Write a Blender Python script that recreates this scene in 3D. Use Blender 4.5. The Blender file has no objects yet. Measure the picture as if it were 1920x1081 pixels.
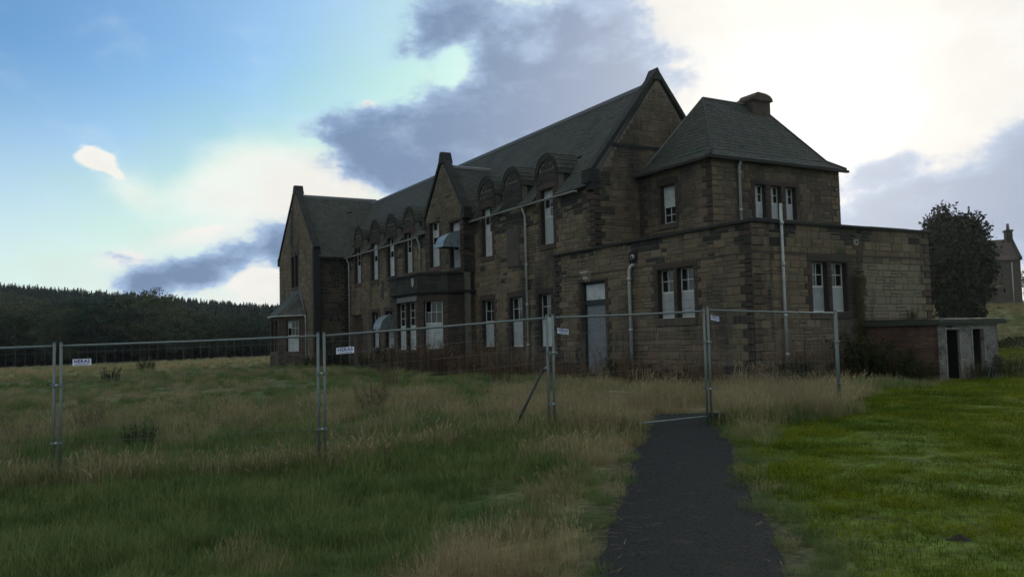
import bpy, math, random
import numpy as np
from mathutils import Vector, Matrix
random.seed(7); rng = np.random.default_rng(11)
SC = bpy.context.scene
COL = SC.collection
R = math.radians

# ------------------------------------------------------------------ camera
HEAD, PITCH, ROLL, EYE = R(29.8), math.atan(93.5/1565), R(1.375), 1.6
cam_d = bpy.data.cameras.new('camera'); cam = bpy.data.objects.new('camera', cam_d); COL.objects.link(cam)
F_ = Vector((math.sin(HEAD)*math.cos(PITCH), math.cos(HEAD)*math.cos(PITCH), math.sin(PITCH)))
R_ = Vector((math.cos(HEAD), -math.sin(HEAD), 0)); U_ = R_.cross(F_)
R2 = R_*math.cos(ROLL)-U_*math.sin(ROLL); U2 = U_*math.cos(ROLL)+R_*math.sin(ROLL)
M_ = Matrix((R2, U2, -F_)).transposed().to_4x4(); M_.translation = Vector((0, 0, EYE))
cam.matrix_world = M_
cam_d.sensor_width = 36; cam_d.lens = 36*1565/1920; cam_d.clip_start = 0.1; cam_d.clip_end = 3000
SC.camera = cam
SC.render.resolution_x = 1024; SC.render.resolution_y = 576
SC.view_settings.view_transform = 'Standard'; SC.view_settings.look = 'None'
SC.view_settings.exposure = 0.7; SC.view_settings.gamma = 1.0; SC.view_settings.use_curve_mapping = False

# ------------------------------------------------------------------ sky and sun
SUN_AZ, SUN_EL = R(50.0), R(14.0)            # azimuth clockwise from +Y
world = bpy.data.worlds.new('World'); SC.world = world; world.use_nodes = True
wt = world.node_tree; wt.nodes.clear()
def NW(t, **k):
    n = wt.nodes.new(t)
    for a, b in k.items(): setattr(n, a, b)
    return n
def wl(a, b): wt.links.new(a, b)
def wmath(op, a, b=None, c=None, clamp=False):
    n = NW('ShaderNodeMath', operation=op, use_clamp=clamp)
    for i, v in enumerate((a, b, c)):
        if v is None: continue
        if isinstance(v, (int, float)): n.inputs[i].default_value = v
        else: wl(v, n.inputs[i])
    return n.outputs[0]
def wmix(f, a, b, mode='MIX'):
    n = NW('ShaderNodeMix', data_type='RGBA', blend_type=mode)
    for i, v in ((0, f), (6, a), (7, b)):
        if isinstance(v, (int, float)): n.inputs[i].default_value = v
        elif isinstance(v, tuple): n.inputs[i].default_value = (*v, 1)
        else: wl(v, n.inputs[i])
    return n.outputs[2]
def wstep(v, a, b):
    n = NW('ShaderNodeMapRange', interpolation_type='SMOOTHSTEP')
    wl(v, n.inputs[0]); n.inputs[1].default_value = a; n.inputs[2].default_value = b
    return n.outputs[0]
tc = NW('ShaderNodeTexCoord')
sky = NW('ShaderNodeTexSky', sky_type='NISHITA', sun_disc=False)
sky.sun_elevation = SUN_EL; sky.sun_rotation = SUN_AZ; sky.air_density = 1.0; sky.dust_density = 1.2; sky.ozone_density = 2.2
sep = NW('ShaderNodeSeparateXYZ'); wl(tc.outputs['Generated'], sep.inputs[0])
X, Y, Z = sep.outputs
el = wmath('ARCSINE', Z)
az = wmath('ARCTAN2', X, Y)
def wnoise(scale, detail, zs, off=(0, 0, 0), rough=.55):
    mp = NW('ShaderNodeMapping'); wl(tc.outputs['Generated'], mp.inputs[0])
    mp.inputs['Scale'].default_value = (1, 1, zs); mp.inputs['Location'].default_value = off
    n = NW('ShaderNodeTexNoise'); wl(mp.outputs[0], n.inputs['Vector'])
    n.inputs['Scale'].default_value = scale; n.inputs['Detail'].default_value = detail; n.inputs['Roughness'].default_value = rough
    return n.outputs['Fac']
n1 = wnoise(11, 10, 1.7); n2 = wnoise(3.0, 5, 2.0, (3, 1, 0)); n3 = wnoise(26, 9, 1.6, (7, 2, 1), .62)
n4 = wnoise(13, 8, 1.8, (11, 5, 2), .6)
# cloud banks, some added out of view to brighten: (azimuth deg, elevation deg, half width, half height, tilt deg, weight)
def blob(azd, eld, wa, we, tilt, w):
    da = wmath('SUBTRACT', az, R(azd)); de = wmath('SUBTRACT', el, R(eld))
    c, s = math.cos(R(tilt)), math.sin(R(tilt))
    a = wmath('ADD', wmath('MULTIPLY', da, c/R(wa)), wmath('MULTIPLY', de, s/R(wa)))
    e = wmath('ADD', wmath('MULTIPLY', da, -s/R(we)), wmath('MULTIPLY', de, c/R(we)))
    d = wmath('ADD', wmath('MULTIPLY', a, a), wmath('MULTIPLY', e, e))
    return wmath('MULTIPLY', wmath('EXPONENT', wmath('MULTIPLY', d, -1.0)), w)
def blobs(lst):
    acc = None
    for b in lst:
        o = blob(*b); acc = o if acc is None else wmath('ADD', acc, o)
    return acc
DARK = [
    (21.5, 13.3, 5.2, 2.5, 4, 1.0), (22.8, 11.3, 3.6, 1.9, -25, .8), (32, 16, 7, 5.5, 0, 1.15), (26.5, 21.8, 3.6, 3.0, 20, .9),
    (37.5, 19.5, 5, 4.5, 0, .85), (30, 11, 7, 3, -10, 1.0), (26.2, 18.6, 1.5, 1.7, 0, -.9), (43.5, 22.5, 3.5, 3, 0, -.7),
    (9.0, 4.8, 4.2, 1.3, 8, .95), (14.8, 6.7, 3.4, 1.7, 10, 1.0), (5.6, 3.9, 2.2, .9, 0, .6), (12.9, 4.0, 1.7, 1.2, 0, -.9), (3.6, 5.8, 1.8, .5, 0, .55),
    (61, 7.3, 7.0, 2.9, 8, 1.3), (56.0, 6.6, 4.5, 2.3, 12, 1.0), (54.0, 10.0, 2.6, .9, 16, .85), (66, 10, 5, 3, 0, .8),
    (-48, 16, 18, 5, 0, .6), (112, 20, 18, 6, 0, .6), (75, 42, 20, 8, 0, .6)
]
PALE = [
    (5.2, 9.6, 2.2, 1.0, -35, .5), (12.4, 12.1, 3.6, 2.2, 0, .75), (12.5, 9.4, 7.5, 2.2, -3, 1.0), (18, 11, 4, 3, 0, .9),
    (12.9, 4.0, 2.0, 1.5, 0, 1.2), (9, 6.9, 3.2, .7, 6, .8), (4.6, 5.4, 2.4, .9, 0, .8), (20.4, 15.8, 1.0, .5, 0, .6), (-60, 34, 40, 16, 0, 1.1), (-120, 30, 40, 20, 0, 1.2), (-170, 32, 30, 20, 0, 1.1), (140, 32, 44, 20, 0, 1.2), (0, 58, 90, 18, 0, 1.1), (120, 66, 90, 18, 0, 1.1), (-120, 66, 90, 18, 0, 1.1)  # wide blobs behind the camera and overhead are added, unseen, to brighten the scene
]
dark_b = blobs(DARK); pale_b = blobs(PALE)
lim = wmath('MINIMUM', wmath('MULTIPLY', wmath('MAXIMUM', dark_b, 0.0), 3.0), 1.0)
dens = wmath('ADD', dark_b, wmath('MULTIPLY', wmath('MULTIPLY', wmath('SUBTRACT', n1, .5), 2.3), lim))
dens = wmath('ADD', dens, wmath('MULTIPLY', wmath('MULTIPLY', wmath('SUBTRACT', n3, .5), 1.25), lim))
cloud_a = wstep(dens, .34, .76); cloud_b = wstep(dens, .14, .80)
core = wstep(dens, .50, 1.2)
sharp_b = blobs([(3.1, 11.6, 1.25, .8, -10, 1.1), (4.6, 10.6, .9, .35, -30, .6), (12.9, 4.2, 1.8, 1.2, 10, 1.0), (4.9, 5.6, 1.5, .55, 0, .8), (9.5, 7.4, 3.0, .5, 12, .55), (20.2, 15.9, .7, .35, 0, .8), (19.2, 10.6, 1.5, 1.0, -35, .8)])
sharp = wstep(wmath('ADD', wmath('ADD', sharp_b, wmath('MULTIPLY', wmath('SUBTRACT', n1, .5), 1.0)), wmath('MULTIPLY', wmath('SUBTRACT', n3, .5), 1.1)), .38, .72)
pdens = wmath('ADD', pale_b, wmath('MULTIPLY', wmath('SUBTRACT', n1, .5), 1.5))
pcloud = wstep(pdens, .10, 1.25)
# light around the hidden sun
sd = (math.sin(SUN_AZ)*math.cos(SUN_EL), math.cos(SUN_AZ)*math.cos(SUN_EL), math.sin(SUN_EL))
dt = NW('ShaderNodeVectorMath', operation='DOT_PRODUCT'); wl(tc.outputs['Generated'], dt.inputs[0]); dt.inputs[1].default_value = sd
ang = wmath('ARCCOSINE', wmath('MINIMUM', dt.outputs['Value'], 1.0))
g = wmath('DIVIDE', ang, R(21)); glow = wmath('EXPONENT', wmath('MULTIPLY', wmath('MULTIPLY', g, g), -1.0))
g2 = wmath('DIVIDE', ang, R(36)); glow2 = wmath('EXPONENT', wmath('MULTIPLY', wmath('MULTIPLY', g2, g2), -1.0))
base = wmix(1.0, sky.outputs[0], (.034, .064, .090), 'MULTIPLY')
hz = wstep(el, R(19), R(1))
base = wmix(wmath('MULTIPLY', hz, .78), base, (.52, .60, .585))
base = wmix(1.0, base, wmix(glow2, (0, 0, 0), (.20, .24, .20)), 'ADD')
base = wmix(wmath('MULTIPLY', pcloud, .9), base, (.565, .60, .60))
base = wmix(wmath('MULTIPLY', sharp, .9), base, (.66, .62, .57))
base = wmix(wmath('MULTIPLY', glow, .98), base, (.60, .585, .55))
base = wmix(1.0, base, wmix(wstep(n1, .35, .65), (.545, .535, .500), (.585, .575, .545)), 'DARKEN')
base = wmix(wmath('MULTIPLY', wmath('POWER', glow, 9.0), .3), base, (1.2, 1.1, 1.0))
soft = wmath('MINIMUM', wmath('MULTIPLY', glow2, 1.25), 1.0)
cloud = wmath('ADD', wmath('MULTIPLY', cloud_b, soft), wmath('MULTIPLY', cloud_a, wmath('SUBTRACT', 1.0, soft)))
ccol = wmix(core, (.24, .335, .49), (.100, .152, .255))
ccol = wmix(wmath('MULTIPLY', wstep(n4, .48, .72), .55), ccol, (.27, .36, .50))
ccol = wmix(wstep(n2, .35, .7), ccol, wmix(.6, ccol, (.11, .165, .275)))
ccol = wmix(wmath('MULTIPLY', wmath('POWER', glow, 2.0), .7), ccol, (.42, .45, .52))
skyc = wmix(wmath('MULTIPLY', cloud, wmath('MULTIPLY_ADD', glow, -.12, .97)), base, ccol)
below = wstep(el, R(0), R(-4))
skyc = wmix(below, skyc, (.05, .06, .05))
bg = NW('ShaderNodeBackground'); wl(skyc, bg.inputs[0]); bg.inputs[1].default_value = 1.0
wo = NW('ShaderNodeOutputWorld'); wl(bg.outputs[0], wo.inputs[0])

sun_d = bpy.data.lights.new('sun', 'SUN'); sun_d.energy = 1.2; sun_d.angle = R(14); sun_d.color = (1, .9, .76)
sun = bpy.data.objects.new('sun', sun_d); COL.objects.link(sun)
sun.rotation_euler = Vector(sd).to_track_quat('Z', 'Y').to_euler()

# ------------------------------------------------------------------ helpers
def link(o, parent=None):
    COL.objects.link(o)
    if parent is not None: o.parent = parent
    return o
def tag(o, label=None, cat=None, group=None, kind=None):
    if label: o['label'] = label
    if cat: o['category'] = cat
    if group: o['group'] = group
    if kind: o['kind'] = kind
    return o
def empty(name, loc=(0, 0, 0), rz=0, **k):
    o = bpy.data.objects.new(name, None); o.empty_display_size = .3
    o.location = loc; o.rotation_euler = (0, 0, rz); link(o); tag(o, **k); return o
def copy_tree(o, parent=None):
    c = o.copy(); COL.objects.link(c); c.parent = parent
    for ch in list(o.children): copy_tree(ch, c)
    return c

class MB:
    """collects faces; build() links ONE mesh object.  Coordinates are world; pass origin to shift."""
    def __init__(s): s.v = []; s.f = []; s.c = []; s.sm = []
    def add(s, vs, fs, col=(1, 1, 1), smooth=False):
        b = len(s.v); s.v += [tuple(v) for v in vs]
        for f in fs: s.f.append([b+i for i in f]); s.c.append(col); s.sm.append(smooth)
    def box(s, a, b, col=(1, 1, 1)):
        x0, y0, z0 = a; x1, y1, z1 = b
        if x0 > x1: x0, x1 = x1, x0
        if y0 > y1: y0, y1 = y1, y0
        if z0 > z1: z0, z1 = z1, z0
        s.add([(x0,y0,z0),(x1,y0,z0),(x1,y1,z0),(x0,y1,z0),(x0,y0,z1),(x1,y0,z1),(x1,y1,z1),(x0,y1,z1)],
              [(0,3,2,1),(4,5,6,7),(0,1,5,4),(1,2,6,5),(2,3,7,6),(3,0,4,7)], col)
    def hexa(s, p, col=(1, 1, 1)):      # 8 points, bottom four then top four
        s.add(p, [(0,3,2,1),(4,5,6,7),(0,1,5,4),(1,2,6,5),(2,3,7,6),(3,0,4,7)], col)
    def prism(s, poly, d, col=(1, 1, 1)):   # polygon (3D points) extruded by vector d
        n = len(poly); d = Vector(d); p = [Vector(q) for q in poly]
        s.add(p+[q+d for q in p], [tuple(range(n))[::-1], tuple(range(n, 2*n))]+[(i, (i+1) % n, n+(i+1) % n, n+i) for i in range(n)], col)
    def tube(s, pts, r, n=8, col=(1, 1, 1), caps=True):
        pts = [Vector(p) for p in pts]; rr = r if isinstance(r, (list, tuple)) else [r]*len(pts)
        rings = []; ref = None
        for i, p in enumerate(pts):
            t = (pts[min(i+1, len(pts)-1)]-pts[max(i-1, 0)]).normalized()
            if ref is None: ref = t.cross(Vector((0, 0, 1)) if abs(t.z) < .9 else Vector((1, 0, 0))).normalized()
            a = (ref-t*ref.dot(t)).normalized(); b = t.cross(a).normalized(); ref = a
            rings.append([p+(a*math.cos(2*math.pi*k/n)+b*math.sin(2*math.pi*k/n))*rr[i] for k in range(n)])
        vs = [v for r_ in rings for v in r_]; fs = []
        for i in range(len(pts)-1):
            for k in range(n):
                fs.append((i*n+k, i*n+(k+1) % n, (i+1)*n+(k+1) % n, (i+1)*n+k))
        if caps: fs += [tuple(range(n))[::-1], tuple((len(pts)-1)*n+k for k in range(n))]
        s.add(vs, fs, col, n > 5)
    def build(s, name, mat, parent=None, origin=None):
        o_ = Vector(origin) if origin is not None else Vector((0, 0, 0))
        me = bpy.data.meshes.new(name)
        me.from_pydata([tuple(Vector(v)-o_) for v in s.v], [], s.f)
        at = me.color_attributes.new('tint', 'FLOAT_COLOR', 'CORNER')
        cols = np.ones((len(me.loops), 4), 'f'); k = 0
        for f, c in zip(s.f, s.c): cols[k:k+len(f), :3] = c; k += len(f)
        at.data.foreach_set('color', cols.ravel())
        me.polygons.foreach_set('use_smooth', s.sm)
        if mat: me.materials.append(mat)
        me.update()
        o = bpy.data.objects.new(name, me); o.location = o_
        return link(o, parent)
def one(name, mat, parent, fn, *a, **k):
    m = MB(); getattr(m, fn)(*a, **k); return m.build(name, mat, parent)

# ------------------------------------------------------------------ materials
def material(name, base, rough=.85, tint=False, noise=None, stain=None, bump=None, metal=0, spec=.3, fine=None):
    m = bpy.data.materials.new(name); m.use_nodes = True; t = m.node_tree; b = t.nodes['Principled BSDF']
    L = t.links.new
    b.inputs['Roughness'].default_value = rough; b.inputs['Metallic'].default_value = metal
    b.inputs['Specular IOR Level'].default_value = spec
    geo = t.nodes.new('ShaderNodeNewGeometry')
    def mixn(f, a, c, mode='MIX'):
        n = t.nodes.new('ShaderNodeMix'); n.data_type = 'RGBA'; n.blend_type = mode
        for i, v in ((0, f), (6, a), (7, c)):
            if isinstance(v, (int, float)): n.inputs[i].default_value = v
            elif isinstance(v, tuple): n.inputs[i].default_value = (*v, 1)
            else: L(v, n.inputs[i])
        return n.outputs[2]
    def nz(scale, detail=4, sc=(1, 1, 1), rough_=.6):
        mp = t.nodes.new('ShaderNodeMapping'); mp.inputs['Scale'].default_value = sc; L(geo.outputs['Position'], mp.inputs[0])
        n = t.nodes.new('ShaderNodeTexNoise'); n.inputs['Scale'].default_value = scale; n.inputs['Detail'].default_value = detail
        n.inputs['Roughness'].default_value = rough_; L(mp.outputs[0], n.inputs['Vector']); return n.outputs['Fac']
    def ramp(v, a, c):
        n = t.nodes.new('ShaderNodeMapRange'); n.interpolation_type = 'SMOOTHSTEP'; L(v, n.inputs[0])
        n.inputs[1].default_value = a; n.inputs[2].default_value = c; return n.outputs[0]
    col = base
    if tint:
        at = t.nodes.new('ShaderNodeAttribute'); at.attribute_name = 'tint'
        col = mixn(1.0, base, at.outputs['Color'], 'MULTIPLY')
    if noise:                                   # (colour, scale, lo, hi[, sc])
        for q in noise:
            col = mixn(ramp(nz(q[1], 5, q[4] if len(q) > 4 else (1, 1, 1)), q[2], q[3]), col, q[0])
    if fine:                                    # grain: multiply
        f = ramp(nz(fine[0], 4), .25, .75); col = mixn(1.0, col, mixn(f, (fine[1],)*3, (fine[2],)*3), 'MULTIPLY')
    if isinstance(col, tuple): b.inputs['Base Color'].default_value = (*col, 1)
    else: L(col, b.inputs['Base Color'])
    if bump:
        bn = t.nodes.new('ShaderNodeBump'); bn.inputs['Strength'].default_value = bump[1]; bn.inputs['Distance'].default_value = bump[2] if len(bump) > 2 else .02
        L(nz(bump[0], 6), bn.inputs['Height']); L(bn.outputs[0], b.inputs['Normal'])
    return m
M = {}
M['mortar'] = material('mortar', (.115, .105, .088), .95, noise=[((.030, .028, .026), .5, .46, .66, (1, 1, .5)), ((.05, .055, .035), 1.3, .55, .7)], bump=(40, .5))
DK = 1.0
M['stone'] = material('stone', (1, 1, 1), .92, tint=True, noise=[((.016, .016, .017), .40, .51, .72, (1, 1, .35)), ((.030, .036, .022), 1.0, .56, .74, (1, 1, .45)), ((.012, .013, .015), 1.5, .60, .76, (1, 1, .16)), ((.12, .11, .085), 3.1, .66, .80)], fine=(28, .62, 1.30), bump=(35, .7, .02))
M['trim'] = material('trim_stone', (.018, .019, .019), .9, noise=[((.045, .042, .034), 1.6, .56, .76), ((.02, .027, .016), 3.0, .55, .7)], fine=(22, .6, 1.3), bump=(25, .6))
M['slate'] = material('slate', (1, 1, 1), .75, tint=True, noise=[((.026, .042, .030), 1.3, .48, .68), ((.11, .12, .10), 9, .64, .76), ((.016, .020, .023), .5, .52, .72), ((.020, .034, .020), 4.5, .56, .68)], fine=(13, .5, 1.4), bump=(16, .6, .03), spec=.25)
M['roofbase'] = material('roof_base', (.03, .033, .035), .9, bump=(12, .4))
M['lead'] = material('lead', (.055, .06, .064), .55, noise=[((.06, .065, .06), 3, .5, .7)], spec=.5)
M['pipe'] = material('pipe_paint', (.27, .28, .28), .5, noise=[((.12, .09, .07), 5, .60, .72), ((.22, .22, .21), 1.5, .45, .65)], spec=.4)
M['frame'] = material('frame_paint', (.40, .40, .38), .55, noise=[((.20, .18, .15), 9, .60, .72)])
M['board'] = material('painted_board', (.37, .39, .41), .7, tint=True, noise=[((.25, .26, .26), 2.4, .45, .66), ((.17, .15, .12), 5, .60, .74, (1, 1, .22)), ((.10, .085, .07), 16, .66, .76)], bump=(60, .15))
M['chip'] = material('chipboard', (.105, .118, .135), .85, noise=[((.19, .205, .225), 26, .50, .60, (1, 1, 1)), ((.07, .08, .10), 20, .58, .66), ((.06, .06, .07), 1.3, .58, .78)], bump=(60, .3))
M['glass'] = material('window_glass', (.010, .012, .014), .08, spec=.45, noise=[((.05, .05, .045), 4, .60, .75)])
M['band'] = material('band_stone', (.050, .044, .035), .9, noise=[((.025, .026, .02), 1.2, .5, .7)], bump=(25, .5))
M['reveal'] = material('reveal_stone', (.022, .019, .018), .95, bump=(30, .4))
M['dark'] = material('dark_interior', (.008, .008, .009), .9)
M['steel'] = material('galvanised_steel', (.115, .138, .138), .55, metal=.3, noise=[((.10, .115, .11), 8, .5, .7), ((.14, .09, .06), 17, .66, .74)], spec=.5)
M['blacksteel'] = material('dark_bar', (.02, .024, .024), .5, metal=.3)
M['wire'] = material('mesh_wire', (.11, .125, .12), .6, metal=.2)
M['rubber'] = material('black_rubber', (.012, .012, .013), .8)
M['plate'] = material('sign_plate', (.62, .64, .72), .5)
M['ink'] = material('sign_ink', (.05, .06, .22), .5)
M['hood'] = material('hood_metal', (.17, .215, .24), .4, metal=.4, noise=[((.09, .11, .12), 4, .5, .7)], spec=.5)
M['brick'] = material('brick', (1, 1, 1), .9, tint=True, noise=[((.016, .016, .015), 1.6, .52, .72)], fine=(30, .65, 1.3), bump=(45, .5))
M['slab'] = material('roof_slab', (.035, .038, .033), .9, noise=[((.03, .045, .018), 3, .48, .68)], bump=(18, .6, .04))
M['whitewash'] = material('whitewash', (.15, .148, .14), .85, noise=[((.10, .10, .09), 3, .5, .68)], bump=(30, .4))
M['wood'] = material('weathered_wood', (.42, .40, .36), .8, noise=[((.2, .19, .17), 8, .5, .7)])
M['path'] = material('path_tarmac', (.025, .028, .029), .95, noise=[((.042, .042, .036), 4.2, .55, .70), ((.030, .032, .028), 1.3, .52, .76), ((.085, .080, .070), 60, .63, .70), ((.008, .008, .008), 34, .52, .66), ((.035, .045, .018), 2.7, .64, .78), ((.10, .095, .08), 22, .72, .76)], bump=(60, 1.0, .03), spec=.08)
M['bark'] = material('bark', (.028, .024, .020), .9, bump=(20, .6))
M['palebark'] = material('pale_bark', (.13, .125, .105), .9, bump=(20, .6))
def leafmat(name, c, alt, rough=.7, tr=.25, scale=.8):
    m = material(name, (1, 1, 1), rough, tint=True, noise=None)
    t = m.node_tree; b = t.nodes['Principled BSDF']; L = t.links.new
    oi = t.nodes.new('ShaderNodeObjectInfo'); geo = t.nodes.new('ShaderNodeNewGeometry')
    n = t.nodes.new('ShaderNodeTexNoise'); n.inputs['Scale'].default_value = scale; n.inputs['Detail'].default_value = 3; L(geo.outputs['Position'], n.inputs['Vector'])
    ad = t.nodes.new('ShaderNodeMath'); ad.operation = 'ADD'; L(n.outputs['Fac'], ad.inputs[0])
    sb = t.nodes.new('ShaderNodeMath'); sb.operation = 'MULTIPLY_ADD'; L(oi.outputs['Random'], sb.inputs[0]); sb.inputs[1].default_value = .5; sb.inputs[2].default_value = -.25
    L(sb.outputs[0], ad.inputs[1])
    r = t.nodes.new('ShaderNodeMapRange'); L(ad.outputs[0], r.inputs[0]); r.inputs[1].default_value = .3; r.inputs[2].default_value = .7
    mx = t.nodes.new('ShaderNodeMix'); mx.data_type = 'RGBA'; L(r.outputs[0], mx.inputs[0]); mx.inputs[6].default_value = (*c, 1); mx.inputs[7].default_value = (*alt, 1)
    at = t.nodes.new('ShaderNodeAttribute'); at.attribute_name = 'tint'
    m2 = t.nodes.new('ShaderNodeMix'); m2.data_type = 'RGBA'; m2.blend_type = 'MULTIPLY'; m2.inputs[0].default_value = 1; L(mx.outputs[2], m2.inputs[6]); L(at.outputs['Color'], m2.inputs[7])
    L(m2.outputs[2], b.inputs['Base Color'])
    b.inputs['Specular IOR Level'].default_value = .1
    if tr:
        tn = t.nodes.new('ShaderNodeBsdfTranslucent'); L(m2.outputs[2], tn.inputs[0]); ms = t.nodes.new('ShaderNodeMixShader'); ms.inputs[0].default_value = tr
        out = t.nodes['Material Output']; L(b.outputs[0], ms.inputs[1]); L(tn.outputs[0], ms.inputs[2]); L(ms.outputs[0], out.inputs[0])
    return m
M['g_long'] = leafmat('rough_grass', (.070, .114, .034), (.150, .180, .066))
M['g_straw'] = leafmat('dry_grass', (.23, .18, .108), (.34, .27, .165))
M['g_lawn'] = leafmat('lawn_grass', (.050, .086, .003), (.140, .165, .005), scale=.7)
M['weed'] = leafmat('dead_weed', (.085, .056, .034), (.155, .105, .062), tr=.1)
M['shrub'] = leafmat('shrub_leaf', (.018, .032, .014), (.045, .055, .020), tr=.15, scale=1.5)
M['yew'] = leafmat('evergreen_leaf', (.010, .018, .010), (.018, .027, .014), tr=.0)
M['conifer'] = leafmat('conifer_needles', (.009, .021, .022), (.020, .034, .028), tr=.05, scale=.02)
M['broad'] = leafmat('broadleaf_leaves', (.018, .042, .034), (.056, .070, .036), tr=.1, scale=.03)

# ------------------------------------------------------------------ terrain
def sm(a, b, x):
    t = np.clip((np.asarray(x, float)-a)/(b-a), 0, 1); return t*t*(3-2*t)
cH, sH = math.cos(HEAD), math.sin(HEAD)
def vnoise(x, y, s, seed=0):
    x = np.asarray(x, float)/s+seed*17.3; y = np.asarray(y, float)/s+seed*7.7
    xi = np.floor(x); yi = np.floor(y); fx = x-xi; fy = y-yi; fx = fx*fx*(3-2*fx); fy = fy*fy*(3-2*fy)
    def h(i, j):
        v = np.sin(i*127.1+j*311.7+seed*74.7)*43758.5453; return v-np.floor(v)
    return (h(xi, yi)*(1-fx)+h(xi+1, yi)*fx)*(1-fy)+(h(xi, yi+1)*(1-fx)+h(xi+1, yi+1)*fx)*fy
PATH = [(-3.2, -2.6), (3.77, 4.25), (5.42, 6.2), (9.75, 11.2), (11.3, 12.9)]
def pathdist(x, y):
    x = np.asarray(x, float); y = np.asarray(y, float); d = np.full(x.shape, 1e9)
    side = np.zeros(x.shape)
    for (a, b), (c, e) in zip(PATH, PATH[1:]):
        L2 = (c-a)**2+(e-b)**2; t = np.clip(((x-a)*(c-a)+(y-b)*(e-b))/L2, 0, 1)
        q = np.hypot(x-a-t*(c-a), y-b-t*(e-b)); s = np.sign((x-a)*(e-b)-(y-b)*(c-a))
        side = np.where(q < d, s, side); d = np.minimum(d, q)
    return d, side                                   # side +1 = right of the path
def ground(x, y):
    x = np.asarray(x, float); y = np.asarray(y, float)
    D = x*sH+y*cH; lat = x*cH-y*sH
    z = -.31*(1-sm(2.6, 7.4, x-.12*(y-13)))*sm(2, 9, y)*(1-sm(24, 46, D))
    z = z-.020*np.clip(-lat-25, 0, 90)*sm(30, 80, D)
    z = z+3.5*sm(57, 78, D)*sm(10, 30, lat)
    A = np.interp(lat/np.maximum(D, 1), [-.75, -.61, -.45, -.29, -.1, .2], [20.5, 19, 14, 8.5, 6, 5])
    z = z+A*sm(135, 330, D)
    d, s = pathdist(x, y)
    near = sm(.8, 2.2, d)*(1-sm(45, 70, D))
    return z+near*((vnoise(x, y, 1.3, 1)-.5)*.07+(vnoise(x, y, .5, 2)-.5)*.03+(vnoise(x, y, 4.5, 3)-.5)*.12*sm(3, 9, d))
def axis(lo, hi, n0, n1, step):
    a = [n0]
    s = step
    while a[0] > lo: s *= 1.12; a.insert(0, a[0]-s)
    a += list(np.arange(n0+step, n1, step)); s = step
    while a[-1] < hi: s *= 1.12; a.append(a[-1]+s)
    return np.array(a)
gx = axis(-700, 900, -12, 30, .25); gy = axis(-300, 1100, -4, 26, .25)
GX, GY = np.meshgrid(gx, gy); GZ = ground(GX, GY)
nx, ny = len(gx), len(gy)
me = bpy.data.meshes.new('ground')
idx = np.arange(nx*ny).reshape(ny, nx)
quads = np.stack([idx[:-1, :-1], idx[:-1, 1:], idx[1:, 1:], idx[1:, :-1]], -1).reshape(-1, 4)
me.from_pydata(np.stack([GX, GY, GZ], -1).reshape(-1, 3).tolist(), [], quads.tolist())
me.polygons.foreach_set('use_smooth', [True]*len(me.polygons))
def lawnmask(x, y):
    d, s = pathdist(x, y); lat = x*cH-y*sH; D = x*sH+y*cH
    m = (s > 0)*sm(.5, 1.5, d+(vnoise(x, y, .7, 5)-.5)*.8)
    edge = y-(11.2+(x-10)*.33)+(vnoise(x, y, 1.6, 6)-.5)*1.2   # rough ground round the building starts here
    m = m*(1-sm(-1.2, .6, edge)*(1-sm(27, 31, x)))
    return np.clip(m, 0, 1)
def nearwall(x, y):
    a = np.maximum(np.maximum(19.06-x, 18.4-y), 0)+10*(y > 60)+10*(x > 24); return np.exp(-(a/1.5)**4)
def strawmask(x, y):
    d, s = pathdist(x, y)
    n = vnoise(x, y, 2.2, 8)*.5+vnoise(x, y, .8, 9)*.3+vnoise(x, y, 7, 10)*.35
    m = .10+sm(.50, .92, n)*.50-.22*(1-sm(9, 14, x*sH+y*cH))
    def gb(cx, cy, r, w): return w*np.exp(-((x-cx)**2+(y-cy)**2)/(r*r))
    m = m+gb(3.35, 5.9, .8, 1.0)+gb(2.5, 5.3, .7, .9)+gb(4.9, 8.2, .8, .35)+gb(6.8, 9.8, 1.0, .5)+(s < 0)*.42*np.exp(-((d-1.15)/.55)**2)*sm(5, 8, y)
    m = m+gb(12.2, 11.6, 1.3, .9)+gb(11, 10.0, .7, .7)+gb(14.5, 13.0, 1.8, .8)+gb(11, 14.5, 2.6, .6)+gb(9.4, 14.2, 1.6, .7)+gb(17, 15.2, 1.6, .5)
    m = m+.05*sm(13, 20, y)+.25*sm(45, 80, y)
    # lush strip on the near side of the fence
    m = m-.75*np.exp(-((y-(12.0-.28*(x-4)))/1.1)**2)*(x < 8.2)*(x > -6)
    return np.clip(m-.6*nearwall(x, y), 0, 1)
la = lawnmask(GX, GY).ravel(); stw = strawmask(GX, GY).ravel()
Dg = (GX*sH+GY*cH).ravel(); latg = (GX*cH-GY*sH).ravel()
far_lawn = ((Dg > 40) & (Dg < 58) & (latg > 18))
cg = np.array([.048, .080, .028]); cs = np.array([.18, .148, .085]); cl = np.array([.068, .105, .010])
col = cg[None]*(1-stw[:, None])+cs[None]*stw[:, None]
col = col*(1-la[:, None])+cl[None]*la[:, None]
col[far_lawn] = (.11, .14, .022)
bank = (Dg >= 58) & (latg > 14); col[bank] = (.13, .135, .065)
wood = sm(128, 140, Dg)*(latg < 30); col = col*(1-wood[:, None])+np.array([.012, .02, .012])*wood[:, None]
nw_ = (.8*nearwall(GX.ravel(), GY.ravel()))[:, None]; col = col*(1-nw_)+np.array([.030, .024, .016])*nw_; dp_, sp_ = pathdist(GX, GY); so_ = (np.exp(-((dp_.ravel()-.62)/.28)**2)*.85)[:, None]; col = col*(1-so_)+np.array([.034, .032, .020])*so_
at = me.color_attributes.new('tint', 'FLOAT_COLOR', 'POINT')
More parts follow.
